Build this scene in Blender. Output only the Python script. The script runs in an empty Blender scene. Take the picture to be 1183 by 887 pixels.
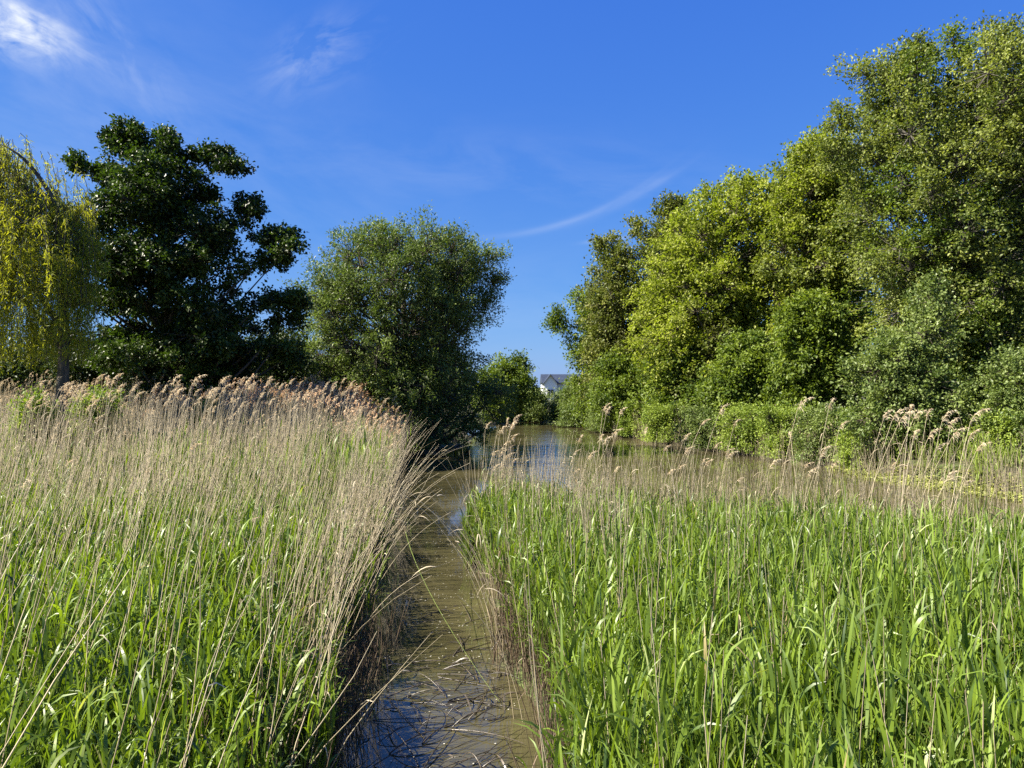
import bpy, math, random
import numpy as np
from mathutils import Vector

C = bpy.context.scene.collection
F = 889.0            # focal length in photo pixels (1183 wide)
CAMH = 3.0
HOR = 447.0
rad = math.radians
SUN_EL, SUN_AZ = 43.0, -101.0     # azimuth measured from the view direction (+Y), clockwise positive

def nrm(v):
    return v / np.maximum(np.linalg.norm(v, axis=-1, keepdims=True), 1e-9)

def px(x, Y): return (x - 591.5) / F * Y
def pz(y, Y): return CAMH + (HOR - y) / F * Y

# ------------------------------------------------------------------ mesh helpers
class MB:
    def __init__(s): s.v = []; s.q = []; s.t = []; s.n = 0
    def add(s, V, Q, tint=0.5):
        V = np.asarray(V, dtype=np.float64).reshape(-1, 3); Q = np.asarray(Q, dtype=np.int64).reshape(-1, 4)
        s.v.append(V); s.q.append(Q + s.n)
        t = np.broadcast_to(np.asarray(tint, dtype=np.float32), (len(Q),)) if np.ndim(tint) <= 1 and np.size(tint) in (1, len(Q)) else np.asarray(tint)
        s.t.append(np.array(t, dtype=np.float32)); s.n += len(V)
    def mesh(s, name, mat, smooth=True):
        me = bpy.data.meshes.new(name)
        V = np.concatenate(s.v); Q = np.concatenate(s.q); T = np.concatenate(s.t)
        me.vertices.add(len(V)); me.vertices.foreach_set('co', V.astype(np.float32).ravel())
        me.loops.add(Q.size); me.loops.foreach_set('vertex_index', Q.astype(np.int32).ravel())
        me.polygons.add(len(Q)); me.polygons.foreach_set('loop_start', (np.arange(len(Q)) * 4).astype(np.int32))
        try: me.polygons.foreach_set('loop_total', np.full(len(Q), 4, dtype=np.int32))
        except Exception: pass
        me.polygons.foreach_set('use_smooth', np.full(len(Q), smooth, dtype=bool))
        a = me.attributes.new('tint', 'FLOAT', 'FACE'); a.data.foreach_set('value', T)
        me.update(); me.validate()
        me.materials.append(mat)
        return me
    def build(s, name, mat, parent=None, smooth=True):
        o = bpy.data.objects.new(name, s.mesh(name, mat, smooth)); C.objects.link(o)
        if parent is not None: o.parent = parent
        return o

def tag(o, label=None, cat=None, group=None, kind=None):
    if label: o['label'] = label
    if cat: o['category'] = cat
    if group: o['group'] = group
    if kind: o['kind'] = kind
    return o

def thing(name, label, cat, loc, group=None):
    o = bpy.data.objects.new(name, None); C.objects.link(o)
    o.empty_display_size = 0.2
    o.location = loc
    tag(o, label, cat, group)
    return o

def tubes(mb, P, R, sides=4, tint=0.5):
    P = np.asarray(P, float); R = np.asarray(R, float)
    N, S, _ = P.shape
    if R.ndim == 1: R = np.broadcast_to(R[None, :] if len(R) == S else R[:, None], (N, S))
    T = nrm(np.gradient(P, axis=1))
    m = nrm(T.mean(axis=1))
    ref = np.where(np.abs(m[:, 2:3]) > 0.6, np.array([[1., 0.13, 0]]), np.array([[0, 0, 1.]]))[:, None, :]
    U = nrm(np.cross(T, ref)); W = np.cross(T, U)
    a = np.linspace(0, 2 * math.pi, sides, endpoint=False)
    V = P[:, :, None, :] + R[:, :, None, None] * (np.cos(a)[None, None, :, None] * U[:, :, None, :] + np.sin(a)[None, None, :, None] * W[:, :, None, :])
    idx = np.arange(N * S * sides).reshape(N, S, sides)
    A = idx[:, :-1, :]; B = np.roll(idx, -1, axis=2)[:, :-1, :]
    Cc = np.roll(idx, -1, axis=2)[:, 1:, :]; D = idx[:, 1:, :]
    Q = np.stack([A, B, Cc, D], axis=-1)
    t = np.broadcast_to(np.asarray(tint).reshape(-1, 1, 1) if np.size(tint) > 1 else np.full((1, 1, 1), float(tint)), (N, S - 1, sides))
    mb.add(V.reshape(-1, 3), Q.reshape(-1, 4), t.reshape(-1))

def ribbons(mb, P, side, W, tint=0.5):
    P = np.asarray(P, float); N, S, _ = P.shape
    side = np.asarray(side, float)
    if side.ndim == 2: side = side[:, None, :]
    W = np.asarray(W, float)
    if W.ndim == 1: W = np.broadcast_to(W[None, :], (N, S))
    off = side * W[:, :, None] * 0.5
    V = np.stack([P - off, P + off], axis=2)
    idx = np.arange(N * S * 2).reshape(N, S, 2)
    Q = np.stack([idx[:, :-1, 0], idx[:, :-1, 1], idx[:, 1:, 1], idx[:, 1:, 0]], axis=-1)
    t = np.broadcast_to(np.asarray(tint).reshape(-1, 1) if np.size(tint) > 1 else np.full((1, 1), float(tint)), (N, S - 1))
    mb.add(V.reshape(-1, 3), Q.reshape(-1, 4), t.reshape(-1))

def leaf_cards(mb, P, D, L, Wd, rng, tint, up=None, fold=0.18):
    """diamond leaves, folded a little along the midrib"""
    N = len(P)
    D = nrm(D)
    r = rng.normal(size=(N, 3)) if up is None else up + rng.normal(size=(N, 3)) * 0.55
    S = nrm(np.cross(D, r)); Nn = np.cross(S, D)
    L = np.broadcast_to(L, (N,))[:, None]; Wd = np.broadcast_to(Wd, (N,))[:, None]
    mid = P + D * L * 0.45
    V = np.stack([P, mid - S * Wd * 0.5 + Nn * Wd * fold, P + D * L, mid + S * Wd * 0.5 + Nn * Wd * fold], axis=1)
    Q = np.arange(N * 4).reshape(N, 4)
    mb.add(V.reshape(-1, 3), Q, tint)

# ------------------------------------------------------------------ materials
def new_mat(name):
    m = bpy.data.materials.new(name); m.use_nodes = True
    nt = m.node_tree; nt.nodes.clear()
    out = nt.nodes.new('ShaderNodeOutputMaterial')
    return m, nt, out

def leaf_mat(name, c0, c1, trans=0.35, rough=0.5, tc=(1.5, 1.35, 0.5), spec=0.28, mid=None):
    m, nt, out = new_mat(name); N = nt.nodes; L = nt.links
    at = N.new('ShaderNodeAttribute'); at.attribute_name = 'tint'
    rp = N.new('ShaderNodeValToRGB'); L.new(at.outputs['Fac'], rp.inputs['Fac'])
    rp.color_ramp.elements[0].color = (*c0, 1); rp.color_ramp.elements[1].color = (*c1, 1)
    if mid:
        e = rp.color_ramp.elements.new(mid[0]); e.color = (*mid[1], 1)
    p = N.new('ShaderNodeBsdfPrincipled'); L.new(rp.outputs['Color'], p.inputs['Base Color'])
    p.inputs['Roughness'].default_value = rough
    p.inputs['Specular IOR Level'].default_value = spec
    tr = N.new('ShaderNodeBsdfTranslucent')
    mx = N.new('ShaderNodeMix'); mx.data_type = 'RGBA'; mx.blend_type = 'MULTIPLY'; mx.inputs[0].default_value = 1.0
    L.new(rp.outputs['Color'], mx.inputs[6]); mx.inputs[7].default_value = (*tc, 1)
    L.new(mx.outputs[2], tr.inputs['Color'])
    ms = N.new('ShaderNodeMixShader'); ms.inputs[0].default_value = trans
    L.new(p.outputs[0], ms.inputs[1]); L.new(tr.outputs[0], ms.inputs[2]); L.new(ms.outputs[0], out.inputs[0])
    return m

def noise_mat(name, c0, c1, scale=3.0, rough=0.85, bump=0.3, detail=6, stretch=(1, 1, 1)):
    m, nt, out = new_mat(name); N = nt.nodes; L = nt.links
    tc = N.new('ShaderNodeTexCoord'); mp = N.new('ShaderNodeMapping'); mp.inputs['Scale'].default_value = stretch
    L.new(tc.outputs['Object'], mp.inputs[0])
    nz = N.new('ShaderNodeTexNoise'); nz.inputs['Scale'].default_value = scale; nz.inputs['Detail'].default_value = detail
    L.new(mp.outputs[0], nz.inputs['Vector'])
    rp = N.new('ShaderNodeValToRGB'); rp.color_ramp.elements[0].position = 0.32; rp.color_ramp.elements[1].position = 0.68
    rp.color_ramp.elements[0].color = (*c0, 1); rp.color_ramp.elements[1].color = (*c1, 1)
    L.new(nz.outputs['Fac'], rp.inputs['Fac'])
    p = N.new('ShaderNodeBsdfPrincipled'); L.new(rp.outputs['Color'], p.inputs['Base Color']); p.inputs['Roughness'].default_value = rough
    bp = N.new('ShaderNodeBump'); bp.inputs['Strength'].default_value = bump; bp.inputs['Distance'].default_value = 0.05
    L.new(nz.outputs['Fac'], bp.inputs['Height']); L.new(bp.outputs[0], p.inputs['Normal'])
    L.new(p.outputs[0], out.inputs[0])
    return m

M = {}
M['bark'] = noise_mat('bark', (0.035, 0.028, 0.02), (0.11, 0.09, 0.065), 9, 0.9, 0.6, stretch=(1, 1, 0.25))
M['bark_pale'] = noise_mat('bark_pale', (0.035, 0.032, 0.026), (0.11, 0.10, 0.08), 7, 0.9, 0.5, stretch=(1, 1, 0.25))
M['maple'] = leaf_mat('maple_leaf', (0.008, 0.018, 0.004), (0.075, 0.115, 0.018), 0.2, 0.45, (1.2, 1.5, 0.4), 0.3)
M['willow'] = leaf_mat('willow_leaf', (0.05, 0.08, 0.016), (0.17, 0.22, 0.055), 0.28, 0.45, (1.3, 1.45, 0.6))
M['weeping'] = leaf_mat('weeping_leaf', (0.15, 0.18, 0.014), (0.38, 0.42, 0.04), 0.5, 0.5, (1.4, 1.3, 0.5))
M['gold'] = leaf_mat('gold_leaf', (0.11, 0.14, 0.016), (0.33, 0.36, 0.055), 0.4, 0.5, (1.15, 1.35, 0.4))
M['bronze'] = leaf_mat('bronze_leaf', (0.08, 0.085, 0.018), (0.21, 0.215, 0.05), 0.32, 0.5, (1.15, 1.25, 0.5), mid=(0.5, (0.11, 0.14, 0.025)))
M['poplar'] = leaf_mat('poplar_leaf', (0.065, 0.095, 0.018), (0.265, 0.30, 0.075), 0.36, 0.5, (1.3, 1.35, 0.5))
M['sycamore'] = leaf_mat('sycamore_leaf', (0.045, 0.08, 0.010), (0.17, 0.225, 0.032), 0.36, 0.5, (1.4, 1.45, 0.5))
M['bush'] = leaf_mat('bush_leaf', (0.07, 0.11, 0.026), (0.20, 0.25, 0.075), 0.3, 0.45, (1.3, 1.4, 0.5))
M['herb'] = leaf_mat('herb_leaf', (0.11, 0.17, 0.022), (0.27, 0.34, 0.06), 0.35, 0.5, (1.3, 1.35, 0.5))
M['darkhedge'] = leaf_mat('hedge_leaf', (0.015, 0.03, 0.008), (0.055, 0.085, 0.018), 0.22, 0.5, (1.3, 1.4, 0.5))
M['reed'] = leaf_mat('reed_leaf', (0.03, 0.065, 0.012), (0.42, 0.46, 0.22), 0.35, 0.44, (1.4, 1.4, 0.35), 0.5, mid=(0.86, (0.19, 0.275, 0.03)))
for pos_, col_ in ((0.035, (0.34, 0.27, 0.12)), (0.05, (0.03, 0.065, 0.012))):      # a few withered leaves
    e_ = [n_ for n_ in M['reed'].node_tree.nodes if n_.type == 'VALTORGB'][0].color_ramp
    if pos_ == 0.035: e_.elements[0].color = (*col_, 1)
    e_ = e_.elements.new(pos_); e_.color = (*col_, 1)
M['reed_stem'] = leaf_mat('reed_stem', (0.10, 0.15, 0.03), (0.24, 0.28, 0.07), 0.1, 0.5)
M['straw'] = leaf_mat('dry_stem', (0.16, 0.13, 0.08), (0.58, 0.50, 0.35), 0.08, 0.55, (1.1, 1, 0.8), 0.35, mid=(0.5, (0.36, 0.30, 0.19)))
M['strawdark'] = leaf_mat('old_stem', (0.045, 0.033, 0.022), (0.22, 0.16, 0.105), 0.05, 0.6, (1.1, 1, 0.8), 0.3)
M['plume'] = leaf_mat('plume', (0.50, 0.40, 0.25), (0.80, 0.71, 0.52), 0.4, 0.7, (1.15, 1.0, 0.85), 0.2)
M['plume_rust'] = leaf_mat('plume_rust', (0.50, 0.34, 0.20), (0.80, 0.62, 0.42), 0.4, 0.7, (1.15, 0.95, 0.75), 0.2)
M['debris'] = leaf_mat('soaked_stem', (0.018, 0.016, 0.012), (0.10, 0.08, 0.055), 0.03, 0.35, (1, 1, 1), 0.5)
M['scum'] = leaf_mat('scum', (0.30, 0.27, 0.17), (0.62, 0.60, 0.50), 0.1, 0.6, (1, 1, 1), 0.4)
M['algae'] = leaf_mat('algae', (0.12, 0.15, 0.03), (0.32, 0.33, 0.09), 0.2, 0.6, (1.2, 1.2, 0.5), 0.3)

# ------------------------------------------------------------------ pond outline and ground
POND = np.array([
    (-1.35, -6), (-1.4, 3), (-1.55, 6), (-1.9, 9.3), (-2.85, 17), (-4.1, 27), (-5.0, 34), (-3.9, 37), (-2.0, 39.5),
    (-2.5, 46), (-3.5, 55), (-2.0, 62), (0.3, 67), (3.0, 69), (5.4, 66), (6.6, 55), (8.1, 41), (9.9, 36), (11.2, 30.5),
    (12.3, 27), (13.0, 24.5), (14.2, 20.8), (17.5, 16), (22, 11), (30, 7), (30, 2.5), (20, 3.2), (12, 7.2), (6.9, 10.4),
    (4.2, 12.4), (1.5, 13.6), (-0.05, 14.2), (-0.5, 13.9), (-0.62, 12.7), (-0.22, 11.7), (-0.3, 10.4), (-0.05, 9.3), (-0.02, 8.2), (0.24, 7.2), (0.12, 6.2), (0.36, 5), (0.3, 3), (0.4, -6)], float)

def poly_sd(X, Y, poly=POND):
    """signed distance, negative inside"""
    X = np.asarray(X, float); Y = np.asarray(Y, float)
    d = np.full(X.shape, 1e9); ins = np.zeros(X.shape, bool)
    n = len(poly)
    for i in range(n):
        a = poly[i]; b = poly[(i + 1) % n]
        e = b - a; t = np.clip(((X - a[0]) * e[0] + (Y - a[1]) * e[1]) / (e @ e), 0, 1)
        d = np.minimum(d, np.hypot(X - a[0] - t * e[0], Y - a[1] - t * e[1]))
        c = ((a[1] > Y) != (b[1] > Y)) & (X < (b[0] - a[0]) * (Y - a[1]) / (b[1] - a[1] + 1e-12) + a[0])
        ins ^= c
    return np.where(ins, -d, d) + 0.13 * np.sin(Y * 1.7 + X * 1.1) + 0.06 * np.sin(Y * 5.3 - X * 2.0 + 1)

def sstep(x, a, b):
    t = np.clip((x - a) / (b - a), 0, 1); return t * t * (3 - 2 * t)

def is_right_bank(X, Y):
    line = np.interp(Y, [-10, 0, 6, 10, 14, 40, 60, 70, 400], [60, 40, 26, 18, 7, 4.5, 2.0, 1.5, 1.5])
    return X > line

def is_right_bed(X, Y):
    return (X > -0.9) & (Y < 15) & ~is_right_bank(X, Y)

def ground_z(X, Y):
    X = np.asarray(X, float); Y = np.asarray(Y, float)
    d = poly_sd(X, Y)
    rb = is_right_bank(X, Y); bed = is_right_bed(X, Y)
    low = 0.07 * sstep(d, -0.1, 0.5)
    left = low + 0.35 * sstep(Y, 17, 32) * sstep(d, 0.3, 4) + 0.25 * sstep(-X, 8, 22)
    right = 0.55 * sstep(d, -0.05, 0.6) + 0.7 * sstep(d, 1, 6)
    far = 0.5 * sstep(d, 0, 2)
    z = np.where(bed, low, np.where(rb, right, np.where(Y > 39, far, left)))
    z = np.where(d < 0, -0.75 * sstep(-d, 0, 0.9), z)
    z = z + 0.05 * np.sin(X * 1.3 + 0.7 * Y) * np.sin(Y * 0.9 - X * 0.4) * sstep(d, 0.5, 2)
    return z
def gz(x, y): return float(ground_z(np.array([x]), np.array([y]))[0])

def axis(lo, hi, near_lo, near_hi, step):
    a = np.arange(near_lo, near_hi, step)
    out = [a]
    l = [near_lo]; s = step
    while l[-1] > lo: s *= 1.25; l.append(l[-1] - s)
    r = [a[-1]]; s = step
    while r[-1] < hi: s *= 1.25; r.append(r[-1] + s)
    return np.concatenate([np.array(l[1:])[::-1], a, np.array(r[1:])])

ax = axis(-900, 900, -22, 26, 0.25); ay = axis(-200, 1500, -2, 72, 0.25)
GX, GY = np.meshgrid(ax, ay)
GZ = ground_z(GX, GY)
idx = np.arange(GX.size).reshape(GX.shape)
Q = np.stack([idx[:-1, :-1], idx[:-1, 1:], idx[1:, 1:], idx[1:, :-1]], -1).reshape(-1, 4)
mb = MB(); mb.add(np.stack([GX, GY, GZ], -1).reshape(-1, 3), Q)
# ground: mud and litter with mossy green patches
m, nt, out = new_mat('marsh_ground'); N = nt.nodes; L = nt.links
tc = N.new('ShaderNodeTexCoord')
n1 = N.new('ShaderNodeTexNoise'); n1.inputs['Scale'].default_value = 1.2; n1.inputs['Detail'].default_value = 8
n2 = N.new('ShaderNodeTexNoise'); n2.inputs['Scale'].default_value = 22; n2.inputs['Detail'].default_value = 6
L.new(tc.outputs['Object'], n1.inputs['Vector']); L.new(tc.outputs['Object'], n2.inputs['Vector'])
r1 = N.new('ShaderNodeValToRGB'); r1.color_ramp.elements[0].position = 0.4; r1.color_ramp.elements[1].position = 0.6
r1.color_ramp.elements[0].color = (0.045, 0.035, 0.022, 1); r1.color_ramp.elements[1].color = (0.06, 0.085, 0.02, 1)
L.new(n1.outputs['Fac'], r1.inputs['Fac'])
r2 = N.new('ShaderNodeValToRGB'); r2.color_ramp.elements[0].color = (0.4, 0.4, 0.4, 1); r2.color_ramp.elements[1].color = (1.6, 1.5, 1.3, 1)
L.new(n2.outputs['Fac'], r2.inputs['Fac'])
mx = N.new('ShaderNodeMix'); mx.data_type = 'RGBA'; mx.blend_type = 'MULTIPLY'; mx.inputs[0].default_value = 1
L.new(r1.outputs[0], mx.inputs[6]); L.new(r2.outputs[0], mx.inputs[7])
p = N.new('ShaderNodeBsdfPrincipled'); p.inputs['Roughness'].default_value = 0.9
L.new(mx.outputs[2], p.inputs['Base Color'])
b = N.new('ShaderNodeBump'); b.inputs['Strength'].default_value = 0.6; b.inputs['Distance'].default_value = 0.05
L.new(n2.outputs['Fac'], b.inputs['Height']); L.new(b.outputs[0], p.inputs['Normal']); L.new(p.outputs[0], out.inputs[0])
tag(mb.build('ground', m), kind='structure')

# water: turbid pond with soft ripples, rougher patch of wind in the middle of the pond
m, nt, out = new_mat('pond_water'); N = nt.nodes; L = nt.links
tc = N.new('ShaderNodeTexCoord')
n0 = N.new('ShaderNodeTexNoise'); n0.inputs['Scale'].default_value = 0.35; n0.inputs['Detail'].default_value = 4
L.new(tc.outputs['Object'], n0.inputs['Vector'])
r0 = N.new('ShaderNodeValToRGB'); r0.color_ramp.elements[0].position = 0.35; r0.color_ramp.elements[1].position = 0.68
r0.color_ramp.elements[0].color = (0.042, 0.038, 0.017, 1); r0.color_ramp.elements[1].color = (0.088, 0.078, 0.036, 1)
L.new(n0.outputs['Fac'], r0.inputs['Fac'])
p = N.new('ShaderNodeBsdfPrincipled'); L.new(r0.outputs[0], p.inputs['Base Color'])
p.inputs['Roughness'].default_value = 0.03; p.inputs['IOR'].default_value = 1.5
mp = N.new('ShaderNodeMapping'); mp.inputs['Scale'].default_value = (1.0, 1.3, 1)
L.new(tc.outputs['Object'], mp.inputs[0])
w1 = N.new('ShaderNodeTexNoise'); w1.inputs['Scale'].default_value = 1.5; w1.inputs['Detail'].default_value = 6; w1.inputs['Distortion'].default_value = 0.6
w2 = N.new('ShaderNodeTexNoise'); w2.inputs['Scale'].default_value = 9.0; w2.inputs['Detail'].default_value = 2
L.new(mp.outputs[0], w1.inputs['Vector']); L.new(mp.outputs[0], w2.inputs['Vector'])
ad = N.new('ShaderNodeMath'); ad.operation = 'MULTIPLY_ADD'; ad.inputs[1].default_value = 0.12
L.new(w2.outputs['Fac'], ad.inputs[0]); L.new(w1.outputs['Fac'], ad.inputs[2])
b = N.new('ShaderNodeBump'); b.inputs['Distance'].default_value = 0.05
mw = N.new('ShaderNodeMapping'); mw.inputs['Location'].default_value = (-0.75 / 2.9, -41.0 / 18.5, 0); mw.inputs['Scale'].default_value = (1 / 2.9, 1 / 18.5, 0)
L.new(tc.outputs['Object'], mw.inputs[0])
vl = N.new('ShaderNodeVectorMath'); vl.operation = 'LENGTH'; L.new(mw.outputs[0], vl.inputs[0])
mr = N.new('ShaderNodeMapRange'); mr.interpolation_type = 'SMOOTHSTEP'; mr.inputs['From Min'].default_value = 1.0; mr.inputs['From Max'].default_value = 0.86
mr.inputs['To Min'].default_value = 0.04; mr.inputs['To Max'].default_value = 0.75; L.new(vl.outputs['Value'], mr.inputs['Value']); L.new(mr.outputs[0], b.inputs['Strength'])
mi = N.new('ShaderNodeMapRange'); mi.inputs['From Min'].default_value = 0.04; mi.inputs['From Max'].default_value = 0.75; mi.inputs['To Min'].default_value = 1.5; mi.inputs['To Max'].default_value = 2.2  # index raised inside the wind patch: extra sky reflection built into the material
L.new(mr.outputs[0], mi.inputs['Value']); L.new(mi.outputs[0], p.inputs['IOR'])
L.new(ad.outputs[0], b.inputs['Height']); L.new(b.outputs[0], p.inputs['Normal'])
L.new(p.outputs[0], out.inputs[0])
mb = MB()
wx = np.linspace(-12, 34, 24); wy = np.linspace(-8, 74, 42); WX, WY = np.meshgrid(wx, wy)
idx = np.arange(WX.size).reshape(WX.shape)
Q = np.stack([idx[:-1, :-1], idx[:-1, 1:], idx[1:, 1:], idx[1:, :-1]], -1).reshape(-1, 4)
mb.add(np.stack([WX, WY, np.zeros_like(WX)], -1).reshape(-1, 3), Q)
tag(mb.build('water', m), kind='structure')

# ------------------------------------------------------------------ trees
def tree(name, label, Y, base, prof, mat, seed, nb=40, sp=34, lp=34, leaf=(0.13, 0.075), R=(0.8, 1.5), flat=0.8,
         depth=0.85, dz=0.0, tr=0.22, bark='bark', group=None, cat='tree', limbs=True, inner=0.25, loose=0.28,
         top=0.8, mat2=None, frac2=0.0, droop=0.1, stray=0.0, extra=()):
    rng = np.random.default_rng(seed)
    if cat == 'tree': loose *= 0.85; sp = int(sp * 0.8); lp = int(lp * 1.1); stray *= 0.7
    bx = px(base, Y); by = Y + dz; bz = gz(bx, by)
    pr = np.array(prof, float)
    zs = pz(pr[:, 0], Y)[::-1]; xl = px(pr[:, 1], Y)[::-1]; xr = px(pr[:, 2], Y)[::-1]
    cx = (xl + xr) / 2; wd = (xr - xl) / 2
    # bough centres spread through the crown's volume
    zt = rng.uniform(zs[0], zs[-1], 6000); wt = np.interp(zt, zs, wd)
    keep = rng.uniform(0, wt.max(), 6000) < wt; zt = zt[keep]
    B = []; RB = []
    k = 0
    while len(B) < nb and k < 4000:
        best = None; bd = -1
        for _ in range(5):
            k += 1
            z = zt[rng.integers(len(zt))]; w = np.interp(z, zs, wd); c = np.interp(z, zs, cx)
            r = min(rng.uniform(*R), max(w * 0.9, 0.35))
            u = math.sqrt(rng.uniform(inner, 1.0)); th = rng.uniform(0, 2 * math.pi)
            rho = max(w - 1.08 * r, 0.0) * u
            q = np.array([c + rho * math.cos(th), by + depth * rho * math.sin(th), min(z, zs[-1] - r * flat * 1.15)])
            d = min([np.linalg.norm(q - b_) for b_ in B], default=9)
            if d > bd: bd = d; best = (q, r)
        B.append(best[0]); RB.append(best[1])
    for (ex, ey, er, ed) in extra:
        B.append(np.array([px(ex, Y), by + ed, pz(ey, Y)])); RB.append(er)
    B = np.array(B); RB = np.array(RB)
    nb = len(B)
    # sprays on and in each bough
    dirs = nrm(rng.normal(size=(nb, sp, 3)) + np.array([0, 0, 0.25]))
    rr = rng.uniform(0.25, 1.0, (nb, sp, 1)) ** 0.6
    an = rng.uniform(0.65, 1.35, (nb, 1, 3)); rad_out = nrm(B - np.array([bx, by, zs[0] + 0.3 * (zs[-1] - zs[0])]))[:, None, :]
    dv_ = dirs * an
    dv_ = dv_ + rad_out * (dv_ * rad_out).sum(-1, keepdims=True) * 0.45
    SP = B[:, None, :] + dv_ * rr * RB[:, None, None] * np.array([1, 1, flat])
    if stray > 0:
        SP = SP + dirs * rng.exponential(stray, (nb, sp, 1))
    out = nrm(dirs + 0.5 * nrm(B - np.array([bx, by, zs.mean()]))[:, None, :] + rng.normal(size=(nb, sp, 3)) * 0.35)
    # leaves
    nl = lp
    t = rng.uniform(-0.6, 1.0, (nb, sp, nl, 1))
    LP = SP[:, :, None, :] + out[:, :, None, :] * t * loose * 1.3 + rng.normal(size=(nb, sp, nl, 3)) * loose * np.array([0.62, 0.62, 0.5])
    LD = out[:, :, None, :] * 0.6 + rng.normal(size=(nb, sp, nl, 3)) * 0.8 - np.array([0, 0, droop])
    tint = (rng.uniform(0, 1, (nb, 1, 1)) * 0.34 + rng.uniform(0, 1, (nb, sp, 1)) * 0.33 + rng.uniform(0, 1, (nb, sp, nl)) * 0.33)
    tint = np.clip((tint - 0.5) * 1.8 + 0.5, 0, 1)
    LL = leaf[0] * rng.uniform(0.65, 1.25, nb * sp * nl); 
    o = thing(name, label, cat, (bx, by, bz), group)
    org = np.array([bx, by, bz])
    LP = LP.reshape(-1, 3) - org; LD = LD.reshape(-1, 3); tf = tint.reshape(-1)
    ok = LP[:, 2] + bz > 0.15
    part = 'crown' if cat == 'tree' else 'foliage'
    if mat2:
        pick = np.repeat(rng.uniform(0, 1, nb) < frac2, sp * nl)
        a = ok & ~pick; b_ = ok & pick
    else:
        a = ok; b_ = None
    mb = MB(); leaf_cards(mb, LP[a], LD[a], LL[a], LL[a] * leaf[1] / leaf[0], rng, tf[a], up=np.array([0, 0, 1.0]))
    cr = mb.build(part, M[mat], o, smooth=False)
    if b_ is not None and b_.any():
        mb = MB(); leaf_cards(mb, LP[b_], LD[b_], LL[b_], LL[b_] * leaf[1] / leaf[0], rng, tf[b_], up=np.array([0, 0, 1.0]))
        me = mb.mesh('young', M[mat2], False)
        o2 = bpy.data.objects.new('young_foliage', me); C.objects.link(o2); o2.parent = o
    # skeleton
    mb = MB()
    ztop = zs[0] + (zs[-1] - zs[0]) * top
    S = 9; s = np.linspace(0, 1, S)
    tx = bx + (np.interp(ztop, zs, cx) - bx) * s ** 1.3 + 0.12 * np.sin(s * 5 + seed) * s; ty = by + 0.15 * np.sin(s * 4 + seed * 2) * s
    tz = bz - 0.2 + (ztop - bz + 0.2) * s
    TR = tr * (1 - 0.85 * s); TR[0] *= 1.45; TR[1] *= 1.05
    trunk = np.stack([tx, ty, tz], -1)
    tubes(mb, trunk[None] - org, TR[None], 8)
    if limbs:
        hd = np.hypot(B[:, 0] - np.interp(B[:, 2], tz, tx), B[:, 1] - by)
        za = np.clip(B[:, 2] - hd * rng.uniform(0.55, 1.1, nb), bz + (zs[0] - bz) * 0.5 + 0.15, ztop)
        A = np.stack([np.interp(za, tz, tx), np.interp(za, tz, ty), za], -1)
        K = 6; tt = np.linspace(0, 1, K)[None, :, None]
        mid = (A + B) / 2 + np.stack([0 * za, 0 * za, -0.12 * hd], -1) + rng.normal(size=(nb, 3)) * 0.12 * hd[:, None]
        P = (1 - tt) ** 2 * A[:, None] + 2 * tt * (1 - tt) * mid[:, None] + tt ** 2 * B[:, None]
        r0 = np.clip(np.interp(za, tz, TR) * 0.5, 0.015, 0.14) * np.clip(RB / RB.mean(), 0.5, 1.2)
        Rr = r0[:, None] * (1 - 0.8 * np.linspace(0, 1, K))[None]
        tubes(mb, P - org, Rr, 5)
        # twigs to the sprays
        P2 = np.stack([np.broadcast_to(B[:, None], SP.shape), (B[:, None] * 0.45 + SP * 0.55) + rng.normal(size=SP.shape) * 0.06, SP + out * loose * 0.5], 2).reshape(-1, 3, 3)
        tubes(mb, P2 - org, np.array([0.022, 0.013, 0.005]) * (0.6 + tr), 3)
    mb.build('trunk' if cat == 'tree' else 'stem', M[bark], o)
    return o


# --- left bank
tree('maple_tree', 'dark broad maple with layered boughs reaching right, behind the left reed bed', 28, 205,
     [(150, 128, 175), (185, 118, 222), (215, 104, 262), (260, 84, 278), (300, 84, 290), (345, 90, 290), (385, 84, 300), (425, 92, 310), (455, 110, 300)],
     'maple', 11, nb=96, sp=30, lp=42, leaf=(0.135, 0.095), R=(0.45, 0.95), flat=0.5, loose=0.2, tr=0.26, inner=0.1, droop=0.35, top=0.85, stray=0.05,
     extra=[(146, 149, .36, 0), (150, 168, .5, .3), (133, 165, .3, 0), (188, 158, .28, .2), (200, 176, .4, -.3), (232, 178, .4, .2), (256, 180, .35, 0), (272, 196, .38, -.4),
            (88, 192, .35, 0), (108, 196, .25, .4), (284, 250, .55, 0), (300, 272, .5, .6), (318, 274, .42, 0), (334, 290, .38, -.3), (310, 300, .55, .2), (326, 345, .5, 0),
            (336, 350, .35, .3), (305, 352, .6, -.4), (325, 368, .45, .2), (318, 400, .5, 0), (330, 412, .4, .5), (280, 232, .4, .5)])

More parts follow.
